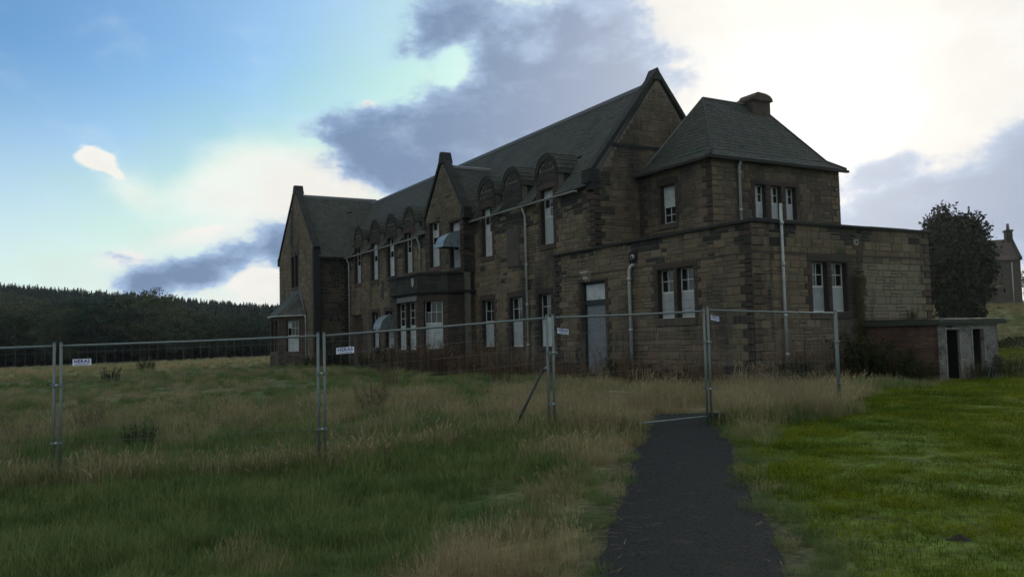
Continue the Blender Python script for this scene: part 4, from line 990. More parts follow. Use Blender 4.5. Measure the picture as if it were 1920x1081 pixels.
        link(lo, pt)
        q = MB()
        for k in range(11):
            t = s0+(s1-s0)*(.12+.07*k); t2 = t+(s1-s0)*.045; q.hexa([S(t, h0+.008, .0042), S(t2, h0+.008, .0042), S(t2, h0+.008, .0055), S(t, h0+.008, .0055), S(t, h0+.021, .0042), S(t2, h0+.021, .0042), S(t2, h0+.021, .0055), S(t, h0+.021, .0055)])
        tag(q.build('small_print', M['ink'], pt), kind='stuff')
    fixparent(fn)
FOOT = ['rubber fence block under the joint at the far left of the field', 'rubber fence block under the posts beside the left wing', 'rubber fence block under the leaning posts with the prop', 'black rubber fence block on the tarmac path', 'rubber fence block in tall grass before the annex side']
for i in range(1, 6):
    a = np.array(FP[i]); b = np.array(FP[min(i+1, 6)]); u = (b-a)/np.linalg.norm(b-a); n_ = np.array([u[1], -u[0]]); q = MB()
    hz_ = math.atan2(u[1], u[0]); ob = [(-.06, -.16), (.06, -.16), (.06, .16), (-.06, .16)] if i == 4 else [(-.12, -.34), (.12, -.34), (.12, .34), (-.12, .34)]
    q.hexa([(x, y, 0) for x, y in ob]+[(x*.85, y*.94, .13) for x, y in ob]); f = q.build('ballast_block', M['rubber']); f.location = (a[0]+(.17*u[0] if i == 4 else 0), a[1], FB[i]-.03+(.06 if i == 4 else 0)); f.rotation_euler = (0, 0, hz_)
    tag(f, FOOT[i-1], 'block', 'rubber fence blocks')
# prop behind the third joint
pr = empty('fence_prop', (7.24, 11.5, 0), label='dark steel prop leaning against the leaning fence posts', cat='prop')
q = MB(); q.tube([(7.15, 11.50, 1.12), (6.50, 11.55, .02)], .022, 8); q.build('strut', M['blacksteel'], pr)
q = MB(); q.tube([(7.15, 11.50, 1.08), (7.2, 11.44, 1.12)], .032, 8); q.build('strut_clamp', M['steel'], pr); fixparent(pr)
# second loose base bar on the ground behind the path post
q = MB(); q.tube([(10.36, 11.1, .17), (11.0, 11.35, .15)], .018, 8); 
tag(q.build('loose_rail', M['steel']), 'loose steel rail lying behind the post at the path end', 'rail')

# ------------------------------------------------------------------ plants: prototype meshes
def blade_mesh(name, mat, n, rad, hmin, hmax, wid, bend, cols, seeds=0, flat=0.):
    m = MB()
    for _ in range(n):
        r = rad*math.sqrt(random.random()); t = random.uniform(0, 6.283); x, y = r*math.cos(t), r*math.sin(t)
        h = random.uniform(hmin, hmax); d = random.uniform(0, 6.283) if random.random() < .6 else t; bb = random.uniform(.1, 1)*bend; w = wid*random.uniform(.7, 1.3)
        sx, sy = -math.sin(d)*w, math.cos(d)*w; dx, dy = math.cos(d), math.sin(d); c = pick(cols)
        pts = []
        for k, s in enumerate((0, .4, .75, 1)):
            o = h*bb*s*s; z = h*(s-.45*bb*s*s)*(1-flat*.5); pts.append((x+dx*o, y+dy*o, z-.02))
        ww = (1, .85, .5, 0)
        vs = []
        for p, q_ in zip(pts, ww): vs += [(p[0]-sx*q_, p[1]-sy*q_, p[2]), (p[0]+sx*q_, p[1]+sy*q_, p[2])]
        m.add(vs[:6]+[vs[6]], [(0, 1, 3, 2), (2, 3, 5, 4), (4, 5, 6)], c)
        if seeds and random.random() < seeds:
            p = Vector(pts[3]); dv = (Vector(pts[3])-Vector(pts[2])).normalized(); L = random.uniform(.05, .12)
            for k in range(7):
                b = p-dv*L*(k/7)+Vector((random.uniform(-.006, .006), random.uniform(-.006, .006), 0)); s = .006
                m.add([b, b+Vector((s, 0, .02)), b+Vector((-s*.3, s, .024))], [(0, 1, 2)], tuple(min(1, v*1.25) for v in c))
    o = m.build(name, mat); COL.objects.unlink(o); return o
W1 = [(1, 1, 1), (.85, .95, .85), (1.1, 1.0, .8), (.7, .85, .8)]
def protos(nm, lst):
    c = bpy.data.collections.new(nm)
    for o in lst: c.objects.link(o)
    return c
P_green = protos('green_tufts', [blade_mesh('tuft', M['g_long'], 150, .30, .10, .34, .0030, .8, W1) for _ in range(5)])
P_straw = protos('straw_tufts', [blade_mesh('tuft', M['g_straw'], 150, .30, .14, .46, .0020, .55, [(1, 1, 1), (.8, .78, .7), (1.2, 1.15, 1.1), (.45, .62, .35)], seeds=.12) for _ in range(5)])
P_tall = protos('tall_straw', [blade_mesh('tuft', M['g_straw'], 60, .22, .40, .84, .0017, .22, [(1.1, 1.05, 1), (.85, .82, .75), (1.3, 1.2, 1.1)], seeds=.7) for _ in range(5)])
P_lawn = protos('lawn_tufts', [blade_mesh('tuft', M['g_lawn'], 210, .30, .035, .115, .0030, 1.0, W1+[(1.5, 1.2, 1.2)], flat=.3) for _ in range(5)])
P_weed = []
def points_instancer(name, coll, pts, rz, sc, tilt, label, cat=None):
    n = len(pts); me = bpy.data.meshes.new(name); me.from_pydata(pts.tolist(), [], [])
    for nm, arr in (('rz', rz), ('sc', sc), ('tl', tilt)):
        a = me.attributes.new(nm, 'FLOAT', 'POINT'); a.data.foreach_set('value', np.asarray(arr, 'f'))
    a = me.attributes.new('pi', 'INT', 'POINT'); a.data.foreach_set('value', rng.integers(0, 1000, n).astype('i'))
    o = link(bpy.data.objects.new(name, me)); ng = bpy.data.node_groups.new(name, 'GeometryNodeTree')
    ng.interface.new_socket('Geometry', in_out='INPUT', socket_type='NodeSocketGeometry'); ng.interface.new_socket('Geometry', in_out='OUTPUT', socket_type='NodeSocketGeometry')
    N = ng.nodes.new; gi, go_ = N('NodeGroupInput'), N('NodeGroupOutput'); ip = N('GeometryNodeInstanceOnPoints'); ci = N('GeometryNodeCollectionInfo')
    ci.inputs['Collection'].default_value = coll; ci.inputs['Separate Children'].default_value = True; ci.inputs['Reset Children'].default_value = True
    def at_(nm, ty):
        q = N('GeometryNodeInputNamedAttribute'); q.data_type = ty; q.inputs['Name'].default_value = nm; return q.outputs['Attribute']
    cx = N('ShaderNodeCombineXYZ'); Lk = ng.links.new; Lk(at_('tl', 'FLOAT'), cx.inputs[0]); Lk(at_('rz', 'FLOAT'), cx.inputs[2])
    Lk(gi.outputs[0], ip.inputs['Points']); Lk(ci.outputs[0], ip.inputs['Instance']); ip.inputs['Pick Instance'].default_value = True
    Lk(at_('pi', 'INT'), ip.inputs['Instance Index']); Lk(cx.outputs[0], ip.inputs['Rotation']); Lk(at_('sc', 'FLOAT'), ip.inputs['Scale']); Lk(ip.outputs[0], go_.inputs[0])
    md = o.modifiers.new('scatter', 'NODES'); md.node_group = ng; tag(o, label, cat, kind='stuff'); return o
def in_building(x, y):
    r = lambda a, b, c, e: (x > a) & (x < c) & (y > b) & (y < e)
    return r(19.0, 18.35, 27.9, 30) | r(19.3, 27, 29, 70) | r(16.7, 37.5, 19.5, 43.2) | r(16.8, 57.2, 30, 67) | r(15.3, 60.2, 17, 63.8) | r(23.9, 15.7, 27.35, 18.6) | r(18.5, 25.9, 19.2, 28)
def scatter(D0, D1, dens, margin=.06, back=0):
    """random points in the visible wedge between two depths"""
    tmax = 960/1565+margin; area = tmax*(D1*D1-D0*D0); n = int(area*dens)
    D = np.sqrt(rng.uniform(D0*D0, D1*D1, n)); t = rng.uniform(-tmax, tmax, n); lat = D*t
    return D*sH+lat*cH, D*cH-lat*sH, D
acc = {'g': [], 's': [], 't': [], 'l': []}
for D0, D1, dn, sc in ((1.6, 7, 26, .78), (7, 14, 19, .95), (14, 26, 8.5, 1.15), (26, 48, 3.2, 1.25), (48, 85, 1.1, 1.35), (85, 128, .5, 1.2)):
    x, y, D = scatter(D0, D1, dn, margin=.25 if D0 < 3 else .06)
    if D0 < 3: pass
    d, s = pathdist(x, y); lm = lawnmask(x, y); st = strawmask(x, y); lat = x*cH-y*sH
    ok = ~in_building(x, y) & ((d > .53+.20*vnoise(x, y, .5, 31)) | (y > 12.6))
    ok &= ~((D > 40) & (lat > 16))
    islawn = lm > rng.uniform(.25, .75, len(x)); k = rng.uniform(0, 1, len(x))
    iss = (st > k) & ~islawn
    short = np.clip(.55+.45*sm(.6, 1.6, d), 0, 1)
    strip = np.exp(-((y-(12.0-.28*(x-4)))/1.2)**2)*(x < 8.2)
    ok &= rng.uniform(0, 1, len(x)) > .55*nearwall(x, y)
    hg = (1-.35*nearwall(x, y))*sc*short*rng.uniform(.65, 1.2, len(x))*(1+.12*strip)*(.7+.6*vnoise(x, y, 1.4, 33))*(1-.35*sm(20, 30, D))*(1-.22*(1-sm(8, 11, D)))
    z = ground(x, y)
    for key, mk in (('g', ok & ~islawn & ~iss), ('s', ok & iss)):
        acc[key].append(np.stack([x[mk], y[mk], z[mk], hg[mk]], -1))
    if D0 < 40:
        mk = ok & iss & (rng.uniform(0, 1, len(x)) < .30*sm(.45, .9, st)) & (vnoise(x, y, .9, 40) > .45); acc['t'].append(np.stack([x[mk], y[mk], z[mk], (sc*.9*short*rng.uniform(.6, 1.2, len(x)))[mk]], -1))
for D0, D1, dn, sc in ((1.6, 6, 34, .85), (6, 12, 26, 1.0), (12, 20, 15, 1.25), (20, 34, 6, 1.6)):
    x, y, D = scatter(D0, D1, dn, margin=.25 if D0 < 3 else .06); d, s = pathdist(x, y); lm = lawnmask(x, y)
    ok = (lm > rng.uniform(.25, .75, len(x))) & ~in_building(x, y) & (d > .60+.26*vnoise(x, y, .4, 31))
    bare = vnoise(x, y, .6, 44)*.6+vnoise(x, y, .25, 46)*.4 > .72
    ok &= ~(bare & (rng.uniform(0, 1, len(x)) < .8))
    acc['l'].append(np.stack([x[ok], y[ok], ground(x, y)[ok], (sc*rng.uniform(.7, 1.15, len(x))*(.7+.8*vnoise(x, y, .8, 45)**2+.25*sm(1.6, .9, d)))[ok]], -1))
for i in range(5):                                       # grass left uncut along the fence line
    a, b = FP[i], FP[i+1]; n = int(math.hypot(b[0]-a[0], b[1]-a[1])*34); t = rng.uniform(0, 1, n); o = rng.normal(0, .22, n)
    x = a[0]+(b[0]-a[0])*t+o*.3; y = a[1]+(b[1]-a[1])*t+o-.12; d, s = pathdist(x, y); ok = (d > .85) | (y > 13.2); x, y = x[ok], y[ok]; hg = rng.uniform(.95, 1.5, len(x)); k = rng.uniform(0, 1, len(x)) < (.25 if i < 3 else .6)
    A = np.stack([x, y, ground(x, y), hg], -1); acc['g'].append(A[~k]); acc['s'].append(A[k])
for key, coll, nm, lab, ct in (('g', P_green, 'rough_grass', 'rough green grass of the field on both sides of the fence', 'grass'), ('s', P_straw, 'dry_grass', 'dry tan grass mixed through the field and beside the path', 'grass'),
                           ('t', P_tall, 'seeding_grass', 'tall straw coloured seeding grass in patches by the path and fence', 'grass'), ('l', P_lawn, 'lawn_grass', 'short bright green lawn grass to the right of the path', 'grass')):
    A = np.concatenate(acc[key]); n = len(A)
    points_instancer(nm, coll, A[:, :3], rng.uniform(0, 6.283, n), A[:, 3], rng.normal(0, .10, n), lab, ct)
    print(key, n)
# grass of the far lawn and the rising bank
n = 5200; D = rng.uniform(34, 84, n); t = rng.uniform(.36, .68, n); x, y = D*sH+D*t*cH, D*cH-D*t*sH; ok = ~in_building(x, y); x, y, D = x[ok], y[ok], D[ok]; n = len(x)
bk = D > 57; dry = bk & (rng.uniform(0, 1, n) < .35+.5*(vnoise(x, y, 5, 60) > .5))
for nm, cl_, mk, hh, lab in (('lawn_grass', P_lawn, ~bk, 2.2, 'green lawn grass beyond the outhouse'), ('rough_grass', P_green, bk & ~dry, 1.0, 'rough grass on the bank below the far house'), ('dry_grass', P_straw, dry, .9, 'dry grass on the bank below the far house')):
    k = int(mk.sum()); points_instancer(nm, cl_, np.stack([x[mk], y[mk], ground(x[mk], y[mk])], -1), rng.uniform(0, 6.28, k), rng.uniform(.6, 1.2, k)*hh, rng.normal(0, .1, k), lab, 'grass')
# edge litter: pale dead stalks over the tarmac edges
L_ = []
for _ in range(260):
    i = random.randrange(2, len(pp)-4); t = pp[i+1]-pp[i]; t /= np.linalg.norm(t); nn_ = np.array([t[1], -t[0]]); sd_ = random.choice((-1, -1, 1)); off = random.uniform(.50, .78)*sd_
    p = pp[i]+nn_*off; L_.append((p[0], p[1]))
m = MB()
for x, y in L_:
    a = random.uniform(0, 6.283); l = random.uniform(.06, .26); z = gz(x, y)+.03; w = .0022
    e = (x+l*math.cos(a), y+l*math.sin(a)); m.add([(x-w*math.sin(a), y+w*math.cos(a), z), (x+w*math.sin(a), y-w*math.cos(a), z), (e[0], e[1], z+random.uniform(0, .03))], [(0, 1, 2)], pick([(1.2, 1.1, 1), (.8, .75, .7)]))
tag(m.build('dead_stalks', M['g_straw']), 'pale dead grass stalks fallen over the edges of the path', 'grass', kind='stuff')

# ------------------------------------------------------------------ shrubs and weeds as things
def weed_mesh(h, spread, n, leafy=1.0, seed=0):
    random.seed(seed); st, lf = MB(), MB()
    for _ in range(n):
        a = random.uniform(0, 6.283); r = spread*math.sqrt(random.random()); x, y = r*math.cos(a), r*math.sin(a); H = h*random.uniform(.5, 1.05); ln_ = random.uniform(.05, .35)
        dx, dy = math.cos(a)*ln_, math.sin(a)*ln_; P = [(x+dx*H*s*s, y+dy*H*s*s, H*s-.05) for s in (0, .35, .7, 1)]
        st.tube(P, [.007, .006, .004, .002], 3, pick([(1, 1, 1)]), caps=False)
        for _k in range(int(26*leafy*H)):
            s = random.uniform(.2, 1); b = Vector((x+dx*H*s*s, y+dy*H*s*s, H*s)); d = Vector((random.gauss(0, 1), random.gauss(0, 1), random.gauss(.1, .5))).normalized(); l = random.uniform(.04, .10); sd_ = d.cross(Vector((0, 0, 1))).normalized()*l*.22
            e = b+d*l*1.3; md_ = b+d*l*.6; lf.add([b, md_+sd_, e, md_-sd_], [(0, 1, 2, 3)], pick([(1, 1, 1), (1.3, 1.1, .9), (.7, .7, .7)]))
        for _k in range(3):
            s = random.uniform(.5, .9); b = Vector((x+dx*H*s*s, y+dy*H*s*s, H*s)); e = b+Vector((random.gauss(0, .12), random.gauss(0, .12), random.uniform(.08, .25))); st.tube([b, e], [.003, .001], 3, caps=False)
    return st, lf
def make_weed(name, h, spread, n, smat, lmat, leafy, seed):
    st, lf = weed_mesh(h, spread, n, leafy, seed); e = empty(name); st.build('stems', smat, e); lf.build('leaves', lmat, e); return e
WS = material('dead_stem', (.085, .052, .035), .9)
GS = material('green_stem', (.04, .05, .025), .9)
w0 = [make_weed('dead_weed', 1.5, .55, 46, WS, M['weed'], .55, 3), make_weed('dead_weed', 1.25, .6, 52, WS, M['weed'], .8, 4), make_weed('dead_weed', 1.0, .5, 40, WS, M['weed'], .6, 5)]
b0 = [make_weed('green_bush', 1.2, .6, 46, GS, M['shrub'], 3.0, 6), make_weed('green_bush', .9, .55, 40, GS, M['shrub'], 3.4, 7)]
random.seed(99)
used = set()
def place(src, x, y, s, lab, cat, grp):
    o = src if src.name not in used else copy_tree(src)
    used.add(src.name); o.location = (x, y, gz(x, y)); o.scale = (s*random.uniform(.9, 1.1), s*random.uniform(.9, 1.1), s); o.rotation_euler = (0, 0, random.uniform(0, 6.28)); tag(o, lab, cat, grp)
WD = 'dead weeds along the foot of the building'
for i, (k, x, y, s, lab) in enumerate([
    (0, 16.9, 36.6, 1.15, 'tallest brown dead weeds right of the balcony bay, at its dark side wall'), (1, 17.6, 35.4, 1.2, 'brown dead weeds between the bay side wall and the ground window beside it'), (0, 18.2, 34.3, 1.1, 'brown weeds below the leftmost ground window right of the bay'),
    (2, 17.4, 33.2, 1.0, 'low brown weeds below the middle ground window right of the bay'), (1, 16.4, 38.6, 1.0, 'brown weeds under the wide canted bay window'), (2, 16.0, 40.2, 1.1, 'brown weeds under the two narrow front windows of the bay'),
    (1, 18.4, 31.6, .9, 'dead weeds at the foot of the drainpipe left of the annex'), (2, 18.3, 29.6, .9, 'dead weeds at the left end of the annex'), (0, 18.35, 24.9, .95, 'thin dead weeds right of the chipboard door'),
    (1, 18.2, 23.6, .75, 'low dead weeds at the foot of the swan neck pipe'), (2, 18.3, 22.0, .8, 'low dead weeds under the left one of the paired annex windows'), (1, 18.3, 20.4, .8, 'low dead weeds near the annex corner on the front'),
    (2, 18.9, 17.8, 1.0, 'dead weeds at the annex corner'), (0, 19.9, 17.9, .95, 'dead weeds at the foot of the long pipe on the annex side'), (1, 21.2, 17.8, .9, 'brown weeds between the long pipe and the side windows'),
    (0, 16.6, 37.4, 1.25, 'tall brown weeds at the bay side wall, close to its wide canted window'), (1, 16.3, 35.9, 1.2, 'brown weeds in front of the drainpipe right of the bay'), (0, 15.9, 39.4, 1.1, 'brown weeds standing before the bay, between its front windows'), (1, 15.8, 41.6, 1.0, 'brown weeds at the left corner of the bay'),
    (2, 16.6, 34.0, 1.1, 'front clump of brown weeds below the two ground windows'), (0, 17.3, 31.9, 1.0, 'brown weeds in front of the drainpipe left of the annex'), (1, 17.2, 26.2, .7, 'low weeds on the ground in front of the door step'), (2, 16.9, 24.2, .75, 'low weeds before the swan neck pipe'), (0, 16.8, 21.6, .75, 'low weeds before the paired annex windows'),
    (2, 24.9, 15.35, .55, 'dead weeds before the left outhouse doorway'), (0, 16.2, 53.5, .8, 'dead weeds by the brown door at the far end')]):
    place(w0[k], x, y, s, lab, 'weeds', WD)
# low dead undergrowth nobody could count, along the annex and the bay
UG = protos('undergrowth', [blade_mesh('tuft', M['weed'], 70, .34, .15, .62, .0040, .5, [(1, 1, 1), (.6, .6, .6), (1.3, 1.2, 1)], seeds=.5) for _ in range(4)])
n = 900; x = rng.uniform(15.6, 24, n); y = rng.uniform(16, 46, n); w = nearwall(x, y); k = (w > .25) & (vnoise(x, y, 1.1, 81) > .33) & ~in_building(x, y) & (rng.uniform(0, 1, n) < .9); x, y = x[k], y[k]; n = len(x)
points_instancer('undergrowth', UG, np.stack([x, y, ground(x, y)], -1), rng.uniform(0, 6.28, n), rng.uniform(.6, 1.25, n), rng.normal(0, .12, n), 'brown dead undergrowth along the foot of the annex and main front', 'weeds')
for i_, (x_, y_, s_, l_) in enumerate([(1.0, 20.5, .55, 'lone dead stalks in the field behind the second fence panel'), (7.0, 19.0, .6, 'lone dead stalks in the field behind the third fence panel'), (-.2, 19.0, .5, 'dead stalks in the field just left of the first fence joint'),
        (11.0, 28, .6, 'lone dead stalks in the field in front of the balcony bay'), (13.9, 25.2, .8, 'large dead clump in the field left of the leaning fence posts')]):
    place(w0[i_ % 3], x_, y_, s_, l_, 'weeds', 'dead stalks in the field')
BG = 'green bushes by the walls'
for k, x, y, s, lab in [(0, 26.9, 15.3, .7, 'small bush at the right corner of the outhouse front'), (0, 17.6, 45.6, 1.25, 'green bush left of the balcony bay under the small hood'), (1, 17.2, 47.2, 1.1, 'low green bush farther left of the balcony bay'), (1, 18.2, 24.2, .9, 'small green bush between the door and the swan neck pipe'),
                        (0, 22.9, 17.6, 1.3, 'tall dark bush in the corner between annex and outhouse'), (1, 23.4, 16.9, 1.25, 'dark bush against the red brick side of the outhouse'), (1, 23.5, 16.0, .8, 'low dark bush in front of the red brick outhouse corner'),
                        (1, 25.6, 15.4, .62, 'small bush between the two outhouse doorways'), (0, 19.6, 17.5, .7, 'green bush at the annex corner'), (1, 16.5, 56.6, .9, 'dark bush in the corner by the left wing'), (0, 17.9, 56.6, .8, 'bush below the dark side wall of the left wing'),
                        (1, 28.3, 16.9, .8, 'bush beyond the right end of the outhouse')]:
    place(b0[k], x, y, s, lab, 'bush', BG)
o = copy_tree(b0[1]); o.location = (26.3, 18.15, 1.86); o.scale = (.38, .3, .5); tag(o, 'small plant growing on the outhouse roof against the wall', 'plant')
if 'group' in o: del o['group']
# creeper up the annex side
random.seed(5); e = empty('creeper', (23.75, 18.4, 0), label='dead creeper climbing the annex side wall right of the window pair', cat='creeper'); st, lf = MB(), MB()
for _ in range(16):
    x = random.uniform(-.22, .22); z = 0; P = [(x, -.03, -.1)]
    while z < random.uniform(2.4, 4.3): z += .25; x += random.uniform(-.07, .07); P.append((x*.8, -.03-random.uniform(0, .03), z))
    st.tube(P, .006, 3, caps=False)
    for p in P:
        for _k in range(5):
            b = Vector(p)+Vector((random.gauss(0, .05), -.02-random.random()*.05, random.gauss(0, .08))); s = .03; lf.add([b, b+Vector((s, -.01, s)), b+Vector((0, -.015, 2*s)), b+Vector((-s, -.01, s))], [(0, 1, 2, 3)], pick([(1, 1, 1), (2, 1.4, 1)]))
st.build('stems', WS, e); lf.build('leaves', M['shrub'], e)
# small things
q = MB(); q.hexa([(-.55, -.05, 0), (.5, -.06, .05), (.5, .06, .05), (-.55, .05, 0), (-.55, -.05, .03), (.5, -.06, .08), (.5, .06, .08), (-.55, .05, .03)]); pk = q.build('plank', M['wood']); pk.location = (13.1, 17.2, .12); pk.rotation_euler = (0, 0, R(112)); tag(pk, 'pale broken plank lying in the grass before the chipboard door', 'plank')
def mound(x, y, r, h, nm, lab, cat, mat):
    m = MB(); n, k = 18, 6; vs = [(x, y, gz(x, y)+h)]; fs = []
    for j in range(1, k+1):
        for i in range(n):
            a = 2*math.pi*i/n; rr = r*j/k*(1+.25*math.sin(3*a+x)); xx, yy = x+rr*math.cos(a)*1.4, y+rr*math.sin(a); vs.append((xx, yy, gz(xx, yy)-.01+h*math.cos(j/k*math.pi/2)*(1+random.uniform(-.25, .25))))
    for i in range(n): fs.append((0, 1+i, 1+(i+1) % n))
    for j in range(k-1):
        for i in range(n): a, b = 1+j*n+i, 1+j*n+(i+1) % n; fs.append((a, a+n, b+n, b))
    m.add(vs, fs, smooth=True); tag(m.build(nm, mat), lab, cat)
soil = material('dark_soil', (.022, .017, .012), .95, bump=(30, 1.0, .03))
mound(6.15, 3.95, .09, .04, 'molehill', 'small dark molehill in the lawn near the bottom right', 'molehill', soil)
mound(6.35, 4.6, .07, .03, 'molehill', 'tiny flat molehill just behind the larger one', 'molehill', soil)

# ------------------------------------------------------------------ trees
def crown(m, cx, cy, cz, rx, ry, rz, n, leaf, seed, clump=None, base_z=None, pal=W1, hollow=.55, squash=.5):
    g = np.random.default_rng(seed); K = clump or 60; cs_ = []
    for _ in range(K):
        v = g.normal(size=3); v /= np.linalg.norm(v); r = g.uniform(hollow, 1.0); cs_.append((cx+v[0]*rx*r, cy+v[1]*ry*r, cz+v[2]*rz*r*(1 if v[2] > 0 else squash)))
    for _ in range(n):
        c = cs_[g.integers(K)]; s = leaf*3.2; p = Vector((c[0]+g.normal()*s*.8, c[1]+g.normal()*s*.8, c[2]+g.normal()*s*.55)); a = Vector(g.normal(size=3)).normalized()*leaf*g.uniform(.6, 1.3); b = a.cross(Vector(g.normal(size=3))).normalized()*leaf*.6
        m.add([p-a, p+b, p+a, p-b], [(0, 1, 2, 3)], pick(pal))
def limb_trunk(m, h, r, nb, spread, seed):
    g = np.random.default_rng(seed); m.tube([(0, 0, -.3), (.05*h*.1, 0, h*.3), (0, .03*h*.2, h*.6), (0, 0, h*.9)], [r*1.2, r, r*.75, r*.25], 8)
    for i in range(nb):
        a = g.uniform(0, 6.28); z = h*g.uniform(.25, .7); l = spread*g.uniform(.5, .9); m.tube([(0, 0, z), (l*.5*math.cos(a), l*.5*math.sin(a), z+l*.35), (l*math.cos(a), l*math.sin(a), z+l*.9)], [r*.45, r*.3, r*.08], 5)
# the domed evergreen by the far house
et = empty('evergreen_tree', (57.3, 36.0, gz(57.3, 36.0)), label='dense dark dome shaped evergreen tree behind the right end of the annex', cat='tree')
m = MB(); limb_trunk(m, 7, .28, 9, 2.0, 1); m.tube([(-.9, .5, -.3), (-.7, .4, 1.6), (-.4, .2, 3.4)], [.2, .16, .1], 7); m.tube([(.9, -.7, -.3), (.7, -.5, 1.8), (.3, -.2, 3.4)], [.2, .16, .1], 7); m.build('trunk', M['palebark'], et)
ztop = 10.25-et.location.z; m = MB()
crown(m, 0, 0, ztop*.615, 2.25, 2.2, ztop*.39, 36000, .14, 4, clump=420, hollow=.25, squash=1.25, pal=[(1, 1, 1), (.7, .75, .7), (1.3, 1.3, 1.1)])
crown(m, 0, 0, ztop*.615, 1.7, 1.7, ztop*.31, 5000, .26, 9, clump=260, hollow=.05, squash=1.25, pal=[(.8, .8, .8)])
m.build('crown', M['yew'], et)
# woods
def conifer_proto(seed, h):
    g = np.random.default_rng(seed); m = MB(); m.tube([(0, 0, -1), (0, 0, h)], [.2, .03], 4, (.8, .7, .6), caps=False)
    n = 26
    for i in range(n):
        z = h*(.15+.85*i/n); R0 = (1-(z/h))**.75*h*.25+.12
        for k in range(9):
            a = g.uniform(0, 6.28); r = R0*g.uniform(.65, 1.2); zz = z+g.normal()*.15; t = Vector((r*math.cos(a), r*math.sin(a), zz-r*.38)); s = Vector((-math.sin(a), math.cos(a), 0))*r*.30
            m.add([(0, 0, zz+.25), t*.6+Vector((0, 0, zz*.4))+s, t, t*.6+Vector((0, 0, zz*.4))-s], [(0, 1, 2, 3)], pick([(1, 1, 1), (.75, .8, .8), (1.25, 1.2, 1)]))
    return m
def broad_proto(seed, h, w, n=5200, leaf=.17):
    m = MB(); crown(m, 0, 0, h*.56, w, w, h*.44, n, leaf, seed, clump=110, hollow=.6, squash=1.0, pal=[(1, 1, 1), (.75, .85, .8), (1.3, 1.2, .9), (1.1, 1, 1)]); return m
cp = []
for i in range(4): o = conifer_proto(20+i, 11.5+i*.5).build('tree', M['conifer']); COL.objects.unlink(o); cp.append(o)
bp = []
for i in range(4): o = broad_proto(30+i, 9.5+i*.7, 4.2+.4*i).build('tree', M['broad']); COL.objects.unlink(o); bp.append(o)
pc, pb = protos('conifers', cp), protos('broadleaves', bp)
def dl(D, lat): return D*sH+lat*cH, D*cH-lat*sH
n = 6500; D = rng.uniform(165, 345, n); t = rng.uniform(-.78, -.08, n); lat = D*t; x, y = dl(D, lat); z = ground(x, y); keep = (D > 215) | (rng.uniform(0, 1, n) < .35)
x, y, z, n = x[keep], y[keep], z[keep], int(keep.sum())
points_instancer('conifer_wood', pc, np.stack([x, y, z-.3], -1), rng.uniform(0, 6.28, n), rng.uniform(.66, .82, n)*np.interp(t[keep], [-.61, -.29], [1.0, .9])*(1+.25*(vnoise(x, y, 40, 90)-.5)), rng.normal(0, .02, n), 'dark conifer wood covering the hill on the left', 'wood')
n = 750; D = rng.uniform(141, 225, n); t = rng.uniform(-.78, -.08, n); lat = D*t; x, y = dl(D, lat); z = ground(x, y)
points_instancer('broadleaf_wood', pb, np.stack([x, y, z-.4], -1), rng.uniform(0, 6.28, n), rng.uniform(.75, 1.1, n)*np.interp(t, [-.61, -.29], [1.05, .68]), rng.normal(0, .03, n), 'mixed broadleaf wood on the lower slope of the hill', 'wood')
# front row of single trees one can tell apart
fr = []
for i in range(3):
    e = empty('broadleaf_tree', (0, 0, 0)); m = MB(); limb_trunk(m, 8, .28, 7, 3, 50+i); m.build('trunk', M['bark'], e); broad_proto(60+i, 10+i*.6, 4.6+.3*i, 8000, .15).build('crown', M['broad'], e); fr.append(e)
FT = 'trees at the edge of the wood'
spots = [(-97, .95, 0), (-89, 1.05, 1), (-80.5, .95, 2), (-73, .8, 0), (-66, 1.1, 1), (-59.5, 1.15, 2), (-53, .9, 1), (-47, .8, 0), (-42, .85, 2), (-36, .75, 1), (-31, .75, 0)]
desc = ['big round tree cut by the left edge at the foot of the wood', 'round tree standing just left of the first fence joint at the wood edge', 'large round olive tree right of the first fence joint at the wood edge', 'lower tree right of the large round olive tree',
        'broad tree under the highest part of the wood skyline', 'tallest round tree at the middle of the wood edge', 'tree right of the tallest one at the wood edge', 'small tree at the wood edge, second group from the building', 'tree at the wood edge left of the far bay window',
        'small tree at the wood edge close to the far bay window', 'last tree of the wood edge, partly behind the far bay window']
for i, (lat, s, k) in enumerate(spots):
    D = 133+5*((i*7) % 3)/2; x, y = dl(D, lat*D/135); o = fr[k] if i < 3 else copy_tree(fr[k])
    if i < 3: o = fr[k]
    s *= float(np.interp(lat, [-97, -60, -31], [1.1, .98, .78])); o.location = (x, y, gz(x, y)-.2); o.scale = (s*1.15, s*1.15, s); o.rotation_euler = (0, 0, i*1.3); tag(o, desc[i], 'tree', FT)
# dark trees beyond the far house
for i, (D, lat, s, lab) in enumerate([(150, 93.5, 1.15, 'dark tree at the right edge beyond the far house'), (152, 101, 1.2, 'dark tree cut by the right edge beyond the far house')]):
    x, y = dl(D, lat); o = copy_tree(fr[i]); o.location = (x, y, gz(x, y)-.3); o.scale = (s, s, s*.72); tag(o, lab, 'tree', 'trees beyond the far house')
# low shrubs in the field
random.seed(12)
for i, (px_, py_, s, lab) in enumerate([(6.6, 62.0, 1.0, 'dark low bush in the far field left of the building'), (3.2, 45, .8, 'dark tussock in the middle of the field'), (1.7, 17.2, .5, 'small dark clump in the field behind the second fence panel')]):
    place(b0[1], px_, py_, s, lab, 'bush', 'low bushes in the field')

